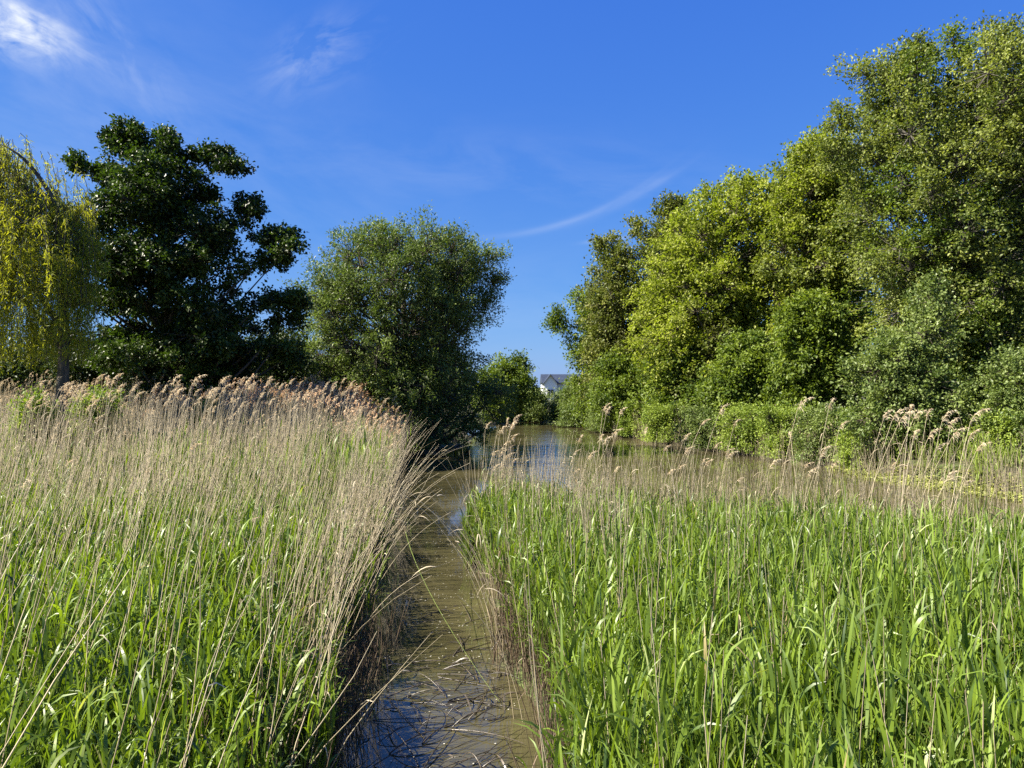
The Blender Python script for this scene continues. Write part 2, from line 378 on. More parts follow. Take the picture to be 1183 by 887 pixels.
# weeping willow at the left edge: hanging strands
def weeping(name, label, Y, base, tops, seed, group=None):
    rng = np.random.default_rng(seed)
    bx = px(base, Y); by = Y; bz = gz(bx, by); org = np.array([bx, by, bz])
    o = thing(name, label, 'tree', (bx, by, bz), group)
    lf = MB(); wd = MB()
    ends = []
    for (x, y, dy, n, spread, bot) in tops:
        e = np.array([px(x, Y), by + dy, pz(y, Y)]); ends.append(e)
        N_ = n; K = 12
        st = e + rng.normal(size=(N_, 3)) * np.array([spread, spread, spread * 0.45])
        zb = pz(bot, Y) + rng.uniform(-0.1, 1.0, N_) ** 2 * 3.0 - 0.3
        zb = np.minimum(zb, st[:, 2] - 0.8)
        t = np.linspace(0, 1, K)[None, :]
        dr = rng.normal(size=(N_, 2)) * 0.35
        P = np.stack([st[:, 0:1] + dr[:, 0:1] * np.sqrt(t) + 0.1 * np.sin(t * 5 + st[:, 0:1] * 9), st[:, 1:2] + dr[:, 1:2] * np.sqrt(t),
                      st[:, 2:3] + 0.25 * np.sin(t * math.pi * 0.9) * (t < 0.5) - (st[:, 2:3] - zb[:, None]) * t ** 1.15], -1)
        tubes(wd, P - org, np.array([0.009] * 6 + [0.004] * 6), 3, 0.6)
        nl = 85
        tt = rng.uniform(0, 1, (N_, nl)); f = tt * (K - 1); i0 = np.minimum(f.astype(int), K - 2); fr = (f - i0)[..., None]
        ii = np.arange(N_)[:, None]
        LP = P[ii, i0] * (1 - fr) + P[ii, i0 + 1] * fr + rng.normal(size=(N_, nl, 3)) * 0.045
        LD = rng.normal(size=(N_, nl, 3)) * 0.6 + np.array([0, 0, -0.9])
        tint = np.clip(rng.uniform(0, 1, (N_, 1)) * 0.5 + rng.uniform(0, 1, (N_, nl)) * 0.5, 0, 1)
        LL = rng.uniform(0.09, 0.19, N_ * nl)
        leaf_cards(lf, LP.reshape(-1, 3) - org, LD.reshape(-1, 3), LL, 0.026 + 0 * LL, rng, tint.reshape(-1))
    lf.build('crown', M['weeping'], o, smooth=False)
    S = 9; s = np.linspace(0, 1, S); zt = max(e[2] for e in ends) - 1.5
    trunk = np.stack([bx + 0.3 * np.sin(s * 3), by + 0 * s, bz - 0.2 + (zt - bz) * s], -1)
    TR = 0.24 * (1 - 0.8 * s); TR[0] *= 1.4
    tubes(wd, trunk[None] - org, TR[None], 8)
    for e in ends:
        h = np.hypot(e[0] - bx, e[1] - by); za = min(max(e[2] - h * 0.9 - 0.5, bz + 1.2), zt)
        A = np.array([np.interp(za, trunk[:, 2], trunk[:, 0]), by, za]); tt = np.linspace(0, 1, 8)[:, None]
        mid = (A + e) / 2 + np.array([0, 0, 0.25 * h + 0.3])
        P = (1 - tt) ** 2 * A + 2 * tt * (1 - tt) * mid + tt ** 2 * e
        tubes(wd, P[None] - org, (0.085 * (1 - 0.8 * np.linspace(0, 1, 8)))[None], 5)
    wd.build('trunk', M['bark'], o)
weeping('weeping_willow', 'yellow green weeping willow with hanging strands at the left edge of the photo', 22, 62,
        [(-30, 170, 0, 90, .7, 400), (5, 190, .8, 80, .6, 415), (12, 172, -.4, 40, .4, 330), (40, 218, .3, 64, .55, 410), (28, 250, -1, 56, .6, 400), (66, 240, 0, 60, .4, 410), (60, 300, -.8, 50, .5, 405),
         (80, 268, .6, 40, .26, 395), (88, 305, -.3, 36, .16, 405), (-70, 150, 1, 90, .8, 400), (-120, 200, 0, 90, .8, 400), (-20, 300, -1.2, 80, .6, 410), (66, 232, .9, 26, .25, 380), (-5, 230, 1.4, 60, .6, 400)], 5)

tree('crack_willow', 'big round grey green willow beside the pond behind the left reed bed', 35, 482,
     [(268, 448, 522), (282, 400, 556), (304, 356, 576), (330, 342, 580), (365, 336, 574), (400, 334, 566), (430, 340, 562), (460, 345, 556), (490, 372, 545), (508, 440, 540)],
     'willow', 21, nb=125, sp=40, lp=32, leaf=(0.15, 0.055), R=(0.7, 1.35), flat=0.8, loose=0.24, tr=0.34, inner=0.35, stray=0.12, top=0.75, depth=0.8,
     extra=[(565, 300, .6, 0), (570, 325, .45, .3), (562, 350, .5, -.3), (560, 470, .7, 0), (540, 495, .7, .5), (505, 498, .9, 1.2), (560, 448, .8, 1.5), (548, 502, .5, 0), (575, 455, .5, .6)])
# low dark growth below and left of the willow
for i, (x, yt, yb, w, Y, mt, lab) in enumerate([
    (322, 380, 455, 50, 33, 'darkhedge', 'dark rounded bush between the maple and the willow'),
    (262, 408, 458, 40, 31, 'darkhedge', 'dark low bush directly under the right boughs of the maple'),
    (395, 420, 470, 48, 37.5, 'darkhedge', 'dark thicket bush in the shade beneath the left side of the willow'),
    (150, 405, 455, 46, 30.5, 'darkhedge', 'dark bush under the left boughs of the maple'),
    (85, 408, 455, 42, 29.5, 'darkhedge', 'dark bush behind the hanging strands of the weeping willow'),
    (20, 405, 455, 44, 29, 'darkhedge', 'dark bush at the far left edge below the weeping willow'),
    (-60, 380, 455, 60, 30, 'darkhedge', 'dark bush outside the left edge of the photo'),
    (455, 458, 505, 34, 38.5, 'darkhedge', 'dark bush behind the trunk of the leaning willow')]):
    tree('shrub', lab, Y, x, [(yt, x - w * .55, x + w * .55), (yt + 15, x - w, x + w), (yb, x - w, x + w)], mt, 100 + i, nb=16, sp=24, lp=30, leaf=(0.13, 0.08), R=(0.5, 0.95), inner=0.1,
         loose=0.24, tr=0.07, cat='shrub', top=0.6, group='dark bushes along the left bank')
for i, (x, Y, yt, w, mt, lab) in enumerate([
    (112, 20, 452, 26, 'herb', 'small bright elder bush among the left reeds below the weeping willow'),
    (40, 19, 455, 24, 'herb', 'small bright leafy bush among the reeds at the left edge'),
    (325, 27, 452, 22, 'herb', 'yellow green leafy bush poking up between tan plumes'),
    (238, 24, 462, 18, 'herb', 'small pale green bush among plumed reeds in front of the maple')]):
    tree('shrub', lab, Y, x, [(yt, x - w * .5, x + w * .5), (yt + 8, x - w, x + w), (yt + 60, x - w, x + w)], mt, 140 + i, nb=14, sp=16, lp=24, leaf=(0.09, 0.05), R=(0.25, 0.5), inner=0.1,
         loose=0.14, tr=0.03, cat='shrub', top=0.6, group='small bushes among the left reeds')

# --- far end
tree('distant_tree', 'dark rounded tree beyond the willow at the far end of the pond', 62, 575,
     [(415, 572, 594), (428, 555, 612), (445, 545, 622), (465, 545, 616), (482, 550, 600)], 'sycamore', 31, nb=42, sp=24, lp=24, leaf=(0.2, 0.13), R=(0.8, 1.5), loose=0.34, tr=0.25, inner=0.2, extra=[(600, 424, .6, 0), (598, 414, .35, 0)])
tree('distant_tree', 'low dark tree touching the left end of the far house', 80, 622,
     [(434, 600, 612), (442, 596, 618), (460, 594, 622), (475, 596, 620)], 'sycamore', 32, nb=22, sp=20, lp=24, leaf=(0.22, 0.14), R=(0.8, 1.4), loose=0.36, tr=0.2, extra=[])
for i, (x, w, Y, yt, yb, lab) in enumerate([
    (620, 18, 66, 449, 487, 'bright sallow bush at the far shore left of the far house gable'),
    (652, 21, 64, 451, 487, 'bright sallow bush at the far shore right below the far house'),
    (608, 14, 68, 462, 486, 'low bright bush furthest left on the far shore'),
    (667, 23, 58, 440, 492, 'pale willow bush on the right shore where the pond ends')]):
    tree('willow_bush', lab, Y, x, [(yt, x - w * .4, x + w * .4), (yt + 8, x - w * .8, x + w * .8), (yb - 8, x - w, x + w), (yb, x - w, x + w)], 'bush', 200 + i, nb=26, sp=24, lp=24,
         leaf=(0.17, 0.08), R=(0.5, 1.0), inner=0.15, loose=0.26, tr=0.08, cat='shrub', top=0.7, group='sallow bushes on the far shore')

# --- right bank tall trees
tree('alder_tree', 'slim green tree at the pond end of the right bank, bough sticking out left', 54, 690,
     [(335, 672, 700), (355, 658, 715), (385, 655, 725), (420, 655, 730), (455, 655, 730), (480, 658, 720)], 'sycamore', 41, nb=46, sp=28, lp=26, leaf=(0.19, 0.12), R=(0.8, 1.5), tr=0.2, loose=0.32,
     extra=[(645, 366, .55, 0), (640, 374, .4, .2), (652, 380, .7, 0), (668, 345, .7, 0)], stray=0.1)
tree('bronze_tree', 'tall bronze green tree lowest and leftmost in the row of treetops on the right bank', 50, 712,
     [(278, 690, 722), (298, 680, 742), (325, 672, 760), (360, 668, 768), (400, 668, 770), (440, 672, 768)], 'bronze', 42, nb=52, sp=30, lp=28, leaf=(0.19, 0.12), R=(0.8, 1.6), tr=0.26, loose=0.32, stray=0.14,
     group='tall trees on the right bank', extra=[(693, 285, .5, 0), (735, 262, .6, 0)])
tree('bronze_tree', 'tall brown tipped tree standing behind the golden tree of the right bank', 49, 770,
     [(234, 762, 785), (250, 745, 800), (280, 735, 812), (330, 730, 815), (400, 730, 815)], 'bronze', 43, nb=46, sp=30, lp=28, leaf=(0.19, 0.12), R=(0.7, 1.5), tr=0.26, loose=0.32, stray=0.16,
     group='tall trees on the right bank', extra=[(776, 236, .4, 0), (790, 240, .4, 0)])
tree('golden_tree', 'large yellow green tree in the middle of the right bank with a rounded golden crown', 43, 825,
     [(196, 850, 885), (212, 822, 905), (232, 798, 915), (262, 768, 920), (300, 745, 920), (340, 728, 905), (380, 725, 905), (430, 730, 900), (455, 740, 890)], 'gold', 44, nb=112, sp=34, lp=30, leaf=(0.18, 0.12), R=(0.8, 1.5), tr=0.32, loose=0.3,
     stray=0.14, group='tall trees on the right bank', mat2='bronze', frac2=0.08)
tree('golden_tree', 'tall narrow yellow green tree between the golden crown and the tall pale poplar', 40, 925,
     [(158, 935, 985), (176, 900, 1000), (215, 880, 1010), (270, 872, 1010), (330, 870, 1010), (400, 870, 1010)], 'gold', 45, nb=96, sp=34, lp=30, leaf=(0.17, 0.115), R=(0.8, 1.5), tr=0.3, loose=0.3,
     stray=0.14, group='tall trees on the right bank', mat2='poplar', frac2=0.25)
tree('poplar_tree', 'tallest grey green poplar at the right with its top in the upper right corner', 30, 1085,
     [(56, 1120, 1180), (74, 1060, 1215), (80, 1000, 1235), (120, 975, 1250), (160, 966, 1260), (220, 968, 1260), (290, 975, 1260), (350, 990, 1250), (400, 1010, 1240), (440, 1030, 1200)], 'poplar', 46,
     nb=155, sp=40, lp=34, leaf=(0.125, 0.09), R=(0.8, 1.4), tr=0.33, loose=0.26, stray=0.16, bark='bark_pale', group='tall trees on the right bank', inner=0.3, mat2='sycamore', frac2=0.2,
     extra=[(1005, 88, .5, 0), (1066, 58, .45, 0), (1110, 50, .45, .4), (970, 140, .4, 0), (975, 175, .5, .4)])
tree('poplar_tree', 'grey green poplar cut by the right photo edge, right of the tallest one', 31, 1235,
     [(45, 1190, 1260), (80, 1160, 1330), (150, 1140, 1370), (300, 1130, 1380), (430, 1150, 1350)], 'poplar', 47, nb=76, sp=36, lp=30, leaf=(0.125, 0.09), R=(0.9, 1.6), tr=0.33, loose=0.28, stray=0.14,
     bark='bark_pale', group='tall trees on the right bank')
# lower dark green layer
for i, (x, w, Y, yt, yb, lab) in enumerate([
    (720, 42, 47, 408, 480, 'leafy green sycamore leftmost in the lower row on the right bank'),
    (790, 52, 42, 402, 476, 'leafy green sycamore below the golden crown'),
    (862, 50, 37, 385, 474, 'dark green sycamore with drooping leaf layers, middle of the lower row'),
    (935, 50, 34.5, 345, 474, 'dark green sycamore with shaded hollow left of the hawthorn')]):
    tree('sycamore_tree', lab, Y, x, [(yt, x - w * .3, x + w * .3), (yt + 20, x - w * .75, x + w * .75), (yt + 55, x - w, x + w), (yb - 15, x - w, x + w), (yb, x - w * .9, x + w * .9)], 'sycamore', 300 + i, nb=54, sp=32, lp=28,
         leaf=(0.165, 0.115), R=(0.6, 1.2), flat=0.7, inner=0.25, loose=0.25, tr=0.18, top=0.85, droop=0.3, group='lower trees on the right bank', stray=0.08)
tree('hawthorn_tree', 'pale green bushy hawthorn in front of the tallest poplar, reaching down to the bank', 26.5, 1050,
     [(320, 1068, 1092), (350, 1045, 1105), (380, 1030, 1118), (400, 1008, 1105), (430, 975, 1118), (455, 1000, 1125), (480, 975, 1110), (505, 985, 1110)], 'bush', 51, nb=62, sp=30, lp=30, leaf=(0.11, 0.075), R=(0.5, 0.95), flat=0.75, tr=0.12,
     loose=0.2, stray=0.1, group='lower trees on the right bank')
tree('hawthorn_tree', 'pale green hawthorn at the right edge of the photo above the bank', 24, 1185,
     [(395, 1180, 1215), (420, 1150, 1235), (450, 1140, 1250), (490, 1140, 1250), (515, 1145, 1240)], 'bush', 52, nb=46, sp=28, lp=30, leaf=(0.10, 0.07), R=(0.5, 0.9), flat=0.75, tr=0.12,
     loose=0.2, stray=0.1, group='lower trees on the right bank')
tree('sycamore_tree', 'dark green young sycamore in the gap between the two hawthorns', 28.5, 1130,
     [(330, 1110, 1160), (370, 1090, 1180), (430, 1090, 1180), (490, 1095, 1180)], 'sycamore', 53, nb=36, sp=28, lp=28, leaf=(0.14, 0.1), R=(0.6, 1.0), flat=0.7, tr=0.12,
     loose=0.22, stray=0.08, group='lower trees on the right bank')
# bank bushes
bank = [(775, 32, 40, 468, 508, 'rounded bramble bush at the left end of the bright bank strip'), (822, 36, 36, 470, 516, 'second low bush of the bright bank strip, right of the rounded bramble'),
        (868, 38, 33.5, 472, 522, 'low bright bush in the middle of the bank strip under the dark sycamore'), (915, 38, 31, 474, 530, 'low bright bush on the bank below the shaded hollow'),
        (962, 38, 29, 476, 536, 'low bush on the bank just left of the hawthorn foot'), (1012, 38, 27, 478, 538, 'low bush at the foot of the pale hawthorn'),
        (1065, 36, 26, 486, 536, 'low bush on the bank under the right side of the pale hawthorn'), (1120, 36, 25, 478, 540, 'low bush on the bank between the hawthorns, above the algae'),
        (1176, 36, 23.5, 480, 548, 'low bush on the bank at the right edge'), (735, 22, 45, 466, 500, 'small bush at the water left of the rounded bramble'), (700, 22, 50, 462, 497, 'small bush at the water below the bronze tree')]
for i, (x, w, Y, yt, yb, lab) in enumerate(bank):
    tree('bramble_bush', lab, Y, x, [(yt, x - w * .6, x + w * .6), (yt + 8, x - w, x + w), (yb, x - w, x + w)], 'herb' if i % 3 != 1 else 'bush', 400 + i, nb=38, sp=24, lp=24, leaf=(0.095, 0.06), R=(0.3, 0.6),
         inner=0.05, loose=0.17, tr=0.05, cat='shrub', top=0.6, group='low bushes along the right bank', dz=0.6)

# backing woodland far behind everything, so that gaps low between trunks show more trees
far = [(-160, 44, 330, 80, 'maple'), (60, 46, 385, 60, 'maple'), (160, 48, 390, 55, 'sycamore'), (250, 48, 395, 55, 'maple'), (330, 52, 398, 50, 'sycamore'), (420, 60, 400, 60, 'maple'), (510, 66, 405, 50, 'maple'),
       (760, 66, 400, 60, 'sycamore'), (860, 58, 350, 70, 'sycamore'), (960, 52, 330, 70, 'maple'), (1060, 46, 300, 70, 'maple'), (1150, 42, 280, 70, 'sycamore'), (1260, 40, 250, 70, 'maple')]
where = ['far beyond the left edge', 'behind the weeping willow', 'behind the left half of the maple', 'behind the right half of the maple', 'in the gap between maple and willow',
         'behind the left half of the leaning willow', 'behind the right half of the leaning willow', 'behind the bronze trees', 'behind the golden crown', 'behind the narrow golden tree',
         'behind the tallest poplar', 'behind the gap between the hawthorns', 'behind the right edge poplar']
for i, (x, Y, yt, w, mt) in enumerate(far):
    tree('woodland_tree', 'dark background tree ' + where[i], Y, x, [(yt, x - w * .4, x + w * .4), (yt + 20, x - w * .9, x + w * .9), (440, x - w, x + w), (462, x - w, x + w)], mt, 500 + i, nb=36, sp=18, lp=20,
         leaf=(0.28, 0.18), R=(1.0, 1.9), inner=0.15, loose=0.45, tr=0.25, group='background woodland')

# ------------------------------------------------------------------ far house
def box(mb, a, b):
    a = np.array(a, float); b = np.array(b, float)
    V = [[(a, b)[i][0], (a, b)[j][1], (a, b)[k][2]] for k in (0, 1) for j in (0, 1) for i in (0, 1)]
    mb.add(V, [[0, 2, 3, 1], [4, 5, 7, 6], [0, 1, 5, 4], [2, 6, 7, 3], [0, 4, 6, 2], [1, 3, 7, 5]])
M['render_white'] = noise_mat('white_render', (0.72, 0.72, 0.70), (0.80, 0.80, 0.78), 2, 0.8, 0.05)
M['slate'] = noise_mat('slate', (0.015, 0.022, 0.035), (0.035, 0.045, 0.065), 3, 0.55, 0.2)
M['frame'] = noise_mat('window_frame', (0.7, 0.7, 0.7), (0.78, 0.78, 0.78), 3, 0.5, 0.0)
m, nt, out = new_mat('window_glass'); p = nt.nodes.new('ShaderNodeBsdfPrincipled'); p.inputs['Base Color'].default_value = (0.03, 0.035, 0.04, 1); p.inputs['Roughness'].default_value = 0.05
nt.links.new(p.outputs[0], out.inputs[0]); M['glass'] = m
HY = 105.0
hz0 = 0.5; ex = px(636, HY)
ho = thing('house', 'white gabled house with dark slate roof far off beyond the end of the pond', 'house', (ex, HY, hz0))
ridge = pz(431.5, HY) - hz0; eave = pz(441.5, HY) - hz0
gw = 0.9
mb = MB(); box(mb, (-1.0, 1.5, 0), (9.5, 8.5, eave)); mb.build('wall', M['render_white'], ho, smooth=False)
mb = MB(); V = [(-1.15, 1.1, eave - .05), (9.8, 1.1, eave - .05), (9.8, 5, ridge), (-1.15, 5, ridge), (-1.15, 8.9, eave - .05), (9.8, 8.9, eave - .05),
               (-1.15, 1.1, eave - .2), (9.8, 1.1, eave - .2), (-1.15, 8.9, eave - .2), (9.8, 8.9, eave - .2)]
mb.add(V, [(0, 1, 2, 3), (3, 2, 5, 4), (6, 7, 1, 0), (4, 5, 9, 8), (0, 3, 4, 8), (1, 7, 9, 5), (0, 8, 6, 6)][:6]); mb.build('roof', M['slate'], ho, smooth=False)
mb = MB()   # projecting gable wing facing the pond
gr = ridge - 0.05; ge = gr - gw * 1.3
V = [(-gw, 0, 0), (gw, 0, 0), (gw, 0, ge), (0, 0, gr - .12), (-gw, 0, ge), (-gw, 1.49, 0), (gw, 1.49, 0), (gw, 1.49, ge), (0, 1.49, gr - .12), (-gw, 1.49, ge), (0, 0, 0), (0, 1.49, 0)]
mb.add(V, [(0, 10, 3, 4), (10, 1, 2, 3), (0, 4, 9, 5), (1, 6, 7, 2), (5, 9, 8, 11), (11, 8, 7, 6)]); mb.build('gable_wall', M['render_white'], ho, smooth=False)
for sgn in (-1, 1):
    mb = MB(); V = [(0, -.3, gr), (sgn * (gw + .15), -.3, ge - .2), (sgn * (gw + .15), 4.5, ge - .2), (0, 4.5, gr), (0, -.3, gr - .14), (sgn * (gw + .15), -.3, ge - .34), (sgn * (gw + .15), 4.5, ge - .34), (0, 4.5, gr - .14)]
    mb.add(V, [(0, 1, 2, 3), (4, 7, 6, 5), (0, 4, 5, 1), (1, 5, 6, 2), (2, 6, 7, 3)]); mb.build('gable_roof', M['slate'], ho, smooth=False)
for (wx_, wz_) in ((.0, eave - 2.0), (4.2, eave - 1.9), (7.2, eave - 1.9)):
    y0 = 0 if wx_ < 1 else 1.5
    f = MB(); box(f, (wx_ - .5, y0 - .05, wz_ - .1), (wx_ + .5, y0 - .003, wz_ + 1.1)); fo = f.build('window', M['frame'], ho, smooth=False)
    g = MB(); box(g, (wx_ - .42, y0 - .06, wz_), (wx_ - .03, y0 - .052, wz_ + 1.0)); box(g, (wx_ + .03, y0 - .06, wz_), (wx_ + .42, y0 - .052, wz_ + 1.0)); g.build('pane', M['glass'], fo, smooth=False)
mb = MB(); box(mb, (6.8, 4.6, ridge - .4), (7.5, 5.4, ridge + .7)); mb.build('chimney', M['bark_pale'], ho, smooth=False)

# ------------------------------------------------------------------ reeds
def scatter(rng, n, xlo, xhi, ylo, yhi, test):
    X = rng.uniform(xlo, xhi, n); Y = rng.uniform(ylo, yhi, n); k = test(X, Y)
    return X[k], Y[k]

def in_view(X, Y, m=1.2): return np.abs(X) < 0.67 * Y + m

def on_left(X, Y):
    d = poly_sd(X, Y); line = np.interp(Y, [0, 39], [0, -2])
    return (X < line) & (d > -0.02) & in_view(X, Y) & (Y < 35.5)
def on_right(X, Y):
    return (poly_sd(X, Y) > -0.02) & is_right_bed(X, Y) & in_view(X, Y)

def fld(X, Y, k=0.0):
    return 0.5 * (np.sin(X * 1.5 + Y * .7 + k) * np.sin(Y * 1.25 - X * .5 + 2 * k) + np.sin(X * 3.7 - Y * 1.9 + k) * np.sin(Y * 2.9 + X * 1.3) + 0.5 * np.sin(X * 8.1 + Y * 5.3) * np.sin(Y * 7.7 - X * 6.1 + k))

def green_reeds(mb_l, mb_s, X, Y, H, rng, lean=(0, 0), upright=0.5, nl=8, wide=1.0, segs=6):
    N = len(X); Z = ground_z(X, Y) - 0.05
    base = np.stack([X, Y, Z], -1)
    ld = np.array([lean[0], lean[1]])[None] + rng.normal(size=(N, 2)) * 0.08 + 0.10 * np.stack([fld(X, Y, 1.0), fld(X, Y, 4.0)], -1)
    H = H * (1 + 0.16 * fld(X, Y, 2.5)) * np.where(rng.uniform(0, 1, N) < 0.12, rng.uniform(0.6, 0.9, N), 1)
    K = 5; t = np.linspace(0, 1, K)
    P = base[:, None, :] + np.stack([ld[:, 0:1] * H[:, None] * t ** 1.5, ld[:, 1:2] * H[:, None] * t ** 1.5, H[:, None] * 0.86 * t[None]], -1)
    ti = rng.uniform(0, 1, N)
    tubes(mb_s, P, np.array([0.005, 0.0045, 0.004, 0.003, 0.0012]), 3, ti)
    a0 = rng.uniform(0, 2 * math.pi, N)
    j = np.arange(nl)
    tj = 0.18 + 0.80 * (j[None] + rng.uniform(-.4, .4, (N, nl))) / (nl - 1); tj = np.clip(tj, 0.1, 1)
    f = tj * (K - 1); i0 = np.minimum(f.astype(int), K - 2); fr = (f - i0)[..., None]; ii = np.arange(N)[:, None]
    A = P[ii, i0] * (1 - fr) + P[ii, i0 + 1] * fr
    az = a0[:, None] + j[None] * math.pi + rng.normal(size=(N, nl)) * 0.55
    Ln = rng.uniform(0.24, 0.48, (N, nl)) * (0.8 + 0.25 * H[:, None] / 1.4); 
    Ln *= np.where(j[None] == nl - 1, 0.85, 1)
    flop = rng.uniform(0, 1, (N, nl)) > upright
    b0 = rng.uniform(0.12, 0.42, (N, nl)) * np.where(j[None] >= nl - 2, 0.5, 1)
    b1 = np.where(flop, rng.uniform(1.2, 2.5, (N, nl)), rng.uniform(0.25, 0.85, (N, nl)))
    s = np.linspace(0, 1, segs)
    ang = b0[..., None] + (b1 - b0)[..., None] * s ** 1.6
    st = Ln[..., None] / (segs - 1)
    dh = np.sin(ang) * st; dz = np.cos(ang) * st
    h = np.concatenate([np.zeros_like(dh[..., :1]), np.cumsum(dh[..., :-1], -1)], -1)
    z = np.concatenate([np.zeros_like(dz[..., :1]), np.cumsum(dz[..., :-1], -1)], -1)
    ca, sa = np.cos(az)[..., None], np.sin(az)[..., None]
    LP = A[:, :, None, :] + np.stack([h * ca, h * sa, z], -1)
    tw = rng.normal(size=(N, nl, 1)) * 0.5 + s * rng.normal(size=(N, nl, 1)) * 0.9
    hs = np.stack([-sa * np.ones_like(h), ca * np.ones_like(h), 0 * h], -1)
    T = np.stack([np.sin(ang) * ca, np.sin(ang) * sa, np.cos(ang)], -1)
    Bn = np.cross(T, hs)
    side = hs * np.cos(tw)[..., None] + Bn * np.sin(tw)[..., None]
    W = ((0.009 + 0.019 * rng.beta(1.6, 1.8, (N, nl))) * wide)[..., None] * np.interp(s, [0, .15, .45, .75, 1], [.55, .9, 1, .62, .04])
    tl = np.clip(ti[:, None] * 0.4 + rng.uniform(0, 0.6, (N, nl)), 0, 1)
    ribbons(mb_l, LP.reshape(-1, segs, 3), side.reshape(-1, segs, 3), W.reshape(-1, segs), tl.reshape(-1))

def plume_geo(mb, tip, dirv, rng, n=26, size=0.26, w=0.0035, tint=None):
    """drooping feathery panicle; tip: (N,3) stem tips, dirv: (N,3) unit lean direction (horizontal)"""
    N = len(tip)
    sz = size * rng.uniform(0.75, 1.25, (N, 1, 1))
    t = rng.uniform(0.0, 1.0, (N, n, 1)) ** 0.9
    up = np.array([0, 0, 1.0])
    dv = dirv[:, None, :]
    curve = lambda u: tip[:, None, :] + sz * (up * (u * 0.95 - 0.42 * u ** 2.2) + dv * (0.18 * u + 0.5 * u ** 2))
    A = curve(t - 0.15)
    L = (0.62 - 0.42 * t) * sz * 0.85
    rd = nrm(rng.normal(size=(N, n, 3)) * np.array([.6, .6, .25]) + dv * 0.75)
    K = 4; P = []
    for k in range(K):
        u = k / (K - 1)
        P.append(A + L * (rd * u * (0.75 - 0.2 * u) + up * (0.55 * u - 0.75 * u * u)))
    P = np.stack(P, 2).reshape(-1, K, 3)
    side = nrm(rng.normal(size=(N * n, 3)))
    W = w * rng.uniform(0.7, 1.5, (N * n, 1)) * np.array([0.6, 1.5, 1.3, 0.2])
    tl = rng.uniform(0, 1, (N, 1)) * 0.5 + rng.uniform(0, 0.5, (N, n))
    ribbons(mb, P, side, W, tl.reshape(-1))
    P = np.stack([curve(np.full((N, 1, 1), u))[:, 0] for u in (0, .3, .6, .95)], 1)
    tubes(mb, P, np.array([0.0022, 0.002, 0.0015, 0.0008]), 3, 0.3)

def dry_paths(X, Y, H, rng, lean, jit=0.08, curve=1.6, K=6):
    N = len(X); Z = ground_z(X, Y) - 0.05
    lx = lean[0] + rng.normal(size=N) * jit + 0.09 * fld(X, Y, 0.5); ly = lean[1] + rng.normal(size=N) * jit + 0.09 * fld(X, Y, 3.5)
    H = H * (1 + 0.08 * fld(X, Y, 5.0))
    t = np.linspace(0, 1, K)[None]
    kx = rng.normal(size=(N, 1)) * 0.02
    b = np.hypot(lx, ly); zz = H[:, None] * t * (1 - 0.28 * (b ** 2)[:, None] * t)
    return np.stack([X[:, None] + (lx * H)[:, None] * (0.55 * t + 0.45 * t ** curve) + kx * np.sin(t * 6) , Y[:, None] + (ly * H)[:, None] * (0.55 * t + 0.45 * t ** curve), Z[:, None] + zz], -1)

def dry_stalks(mb, X, Y, H, rng, lean, jit=0.08, r=0.0032, rem=0.3, tint=None):
    P = dry_paths(X, Y, H, rng, lean, jit)
    N = len(X)
    if tint is None: tint = rng.beta(2.2, 2.0, N)
    R = (r * rng.uniform(0.75, 1.35, N))[:, None] * np.array([1.15, 1.05, 1, .9, .75, .45])
    tubes(mb, P, R, 3, tint)
    k = rng.uniform(0, 1, N) < rem          # papery remains of old leaves
    n = int(k.sum())
    if n:
        i0 = rng.integers(1, 5, n); A = P[k][np.arange(n), i0]; az = rng.uniform(0, 2 * math.pi, n)
        L_ = rng.uniform(0.08, 0.25, n); s = np.linspace(0, 1, 4)[None]
        Q_ = A[:, None] + np.stack([np.cos(az)[:, None] * L_[:, None] * s * .7, np.sin(az)[:, None] * L_[:, None] * s * .7, L_[:, None] * (0.35 * s - 0.9 * s ** 2)], -1)
        sd = nrm(np.stack([-np.sin(az), np.cos(az), rng.normal(size=n) * 0.8], -1))
        ribbons(mb, Q_, sd, np.array([.6, 1, .8, .1]) * 0.009, tint[k])
    return P

rng = np.random.default_rng(77)
# green shoots, left bed
L_, S_ = MB(), MB()
X, Y = scatter(rng, 42000, -14, 0.2, 1.9, 14, on_left)
H = rng.uniform(0.95, 1.42, len(X)) * (0.72 + 0.28 * sstep(poly_sd(X, Y), 0, 1.0)); 
k = rng.uniform(0, 1, len(X)) < np.interp(Y, [2, 9, 14], [0.62, 0.5, 0.28]) * np.clip(0.95 + 1.0 * fld(X, Y, 6), 0.3, 1.6); X, Y, H = X[k], Y[k], H[k]
green_reeds(L_, S_, X, Y, H, rng, (0.03, 0), upright=0.36, nl=9, wide=1.05)
X, Y = scatter(rng, 30000, -26, -1, 14, 34, on_left); k = rng.uniform(0, 1, len(X)) < np.interp(Y, [14, 20, 34], [0.75, 0.5, 0.25]); X, Y = X[k], Y[k]
green_reeds(L_, S_, X, Y, rng.uniform(1.1, 1.75, len(X)) + 0.35 * (np.sin(X * .9 + Y * .5) * np.sin(Y * .8 - X * .35 + 1) < -0.45), rng, (0.03, 0), upright=0.7, nl=6, wide=1.5, segs=4)
print('left shoots', len(X))
tag(L_.build('reed_foliage', M['reed']), 'green leaves of the young reeds filling the left reed bed', 'reeds', kind='stuff')
tag(S_.build('reed_shoots', M['reed_stem']), 'thin green stems of the young reeds in the left reed bed', 'reeds', kind='stuff')
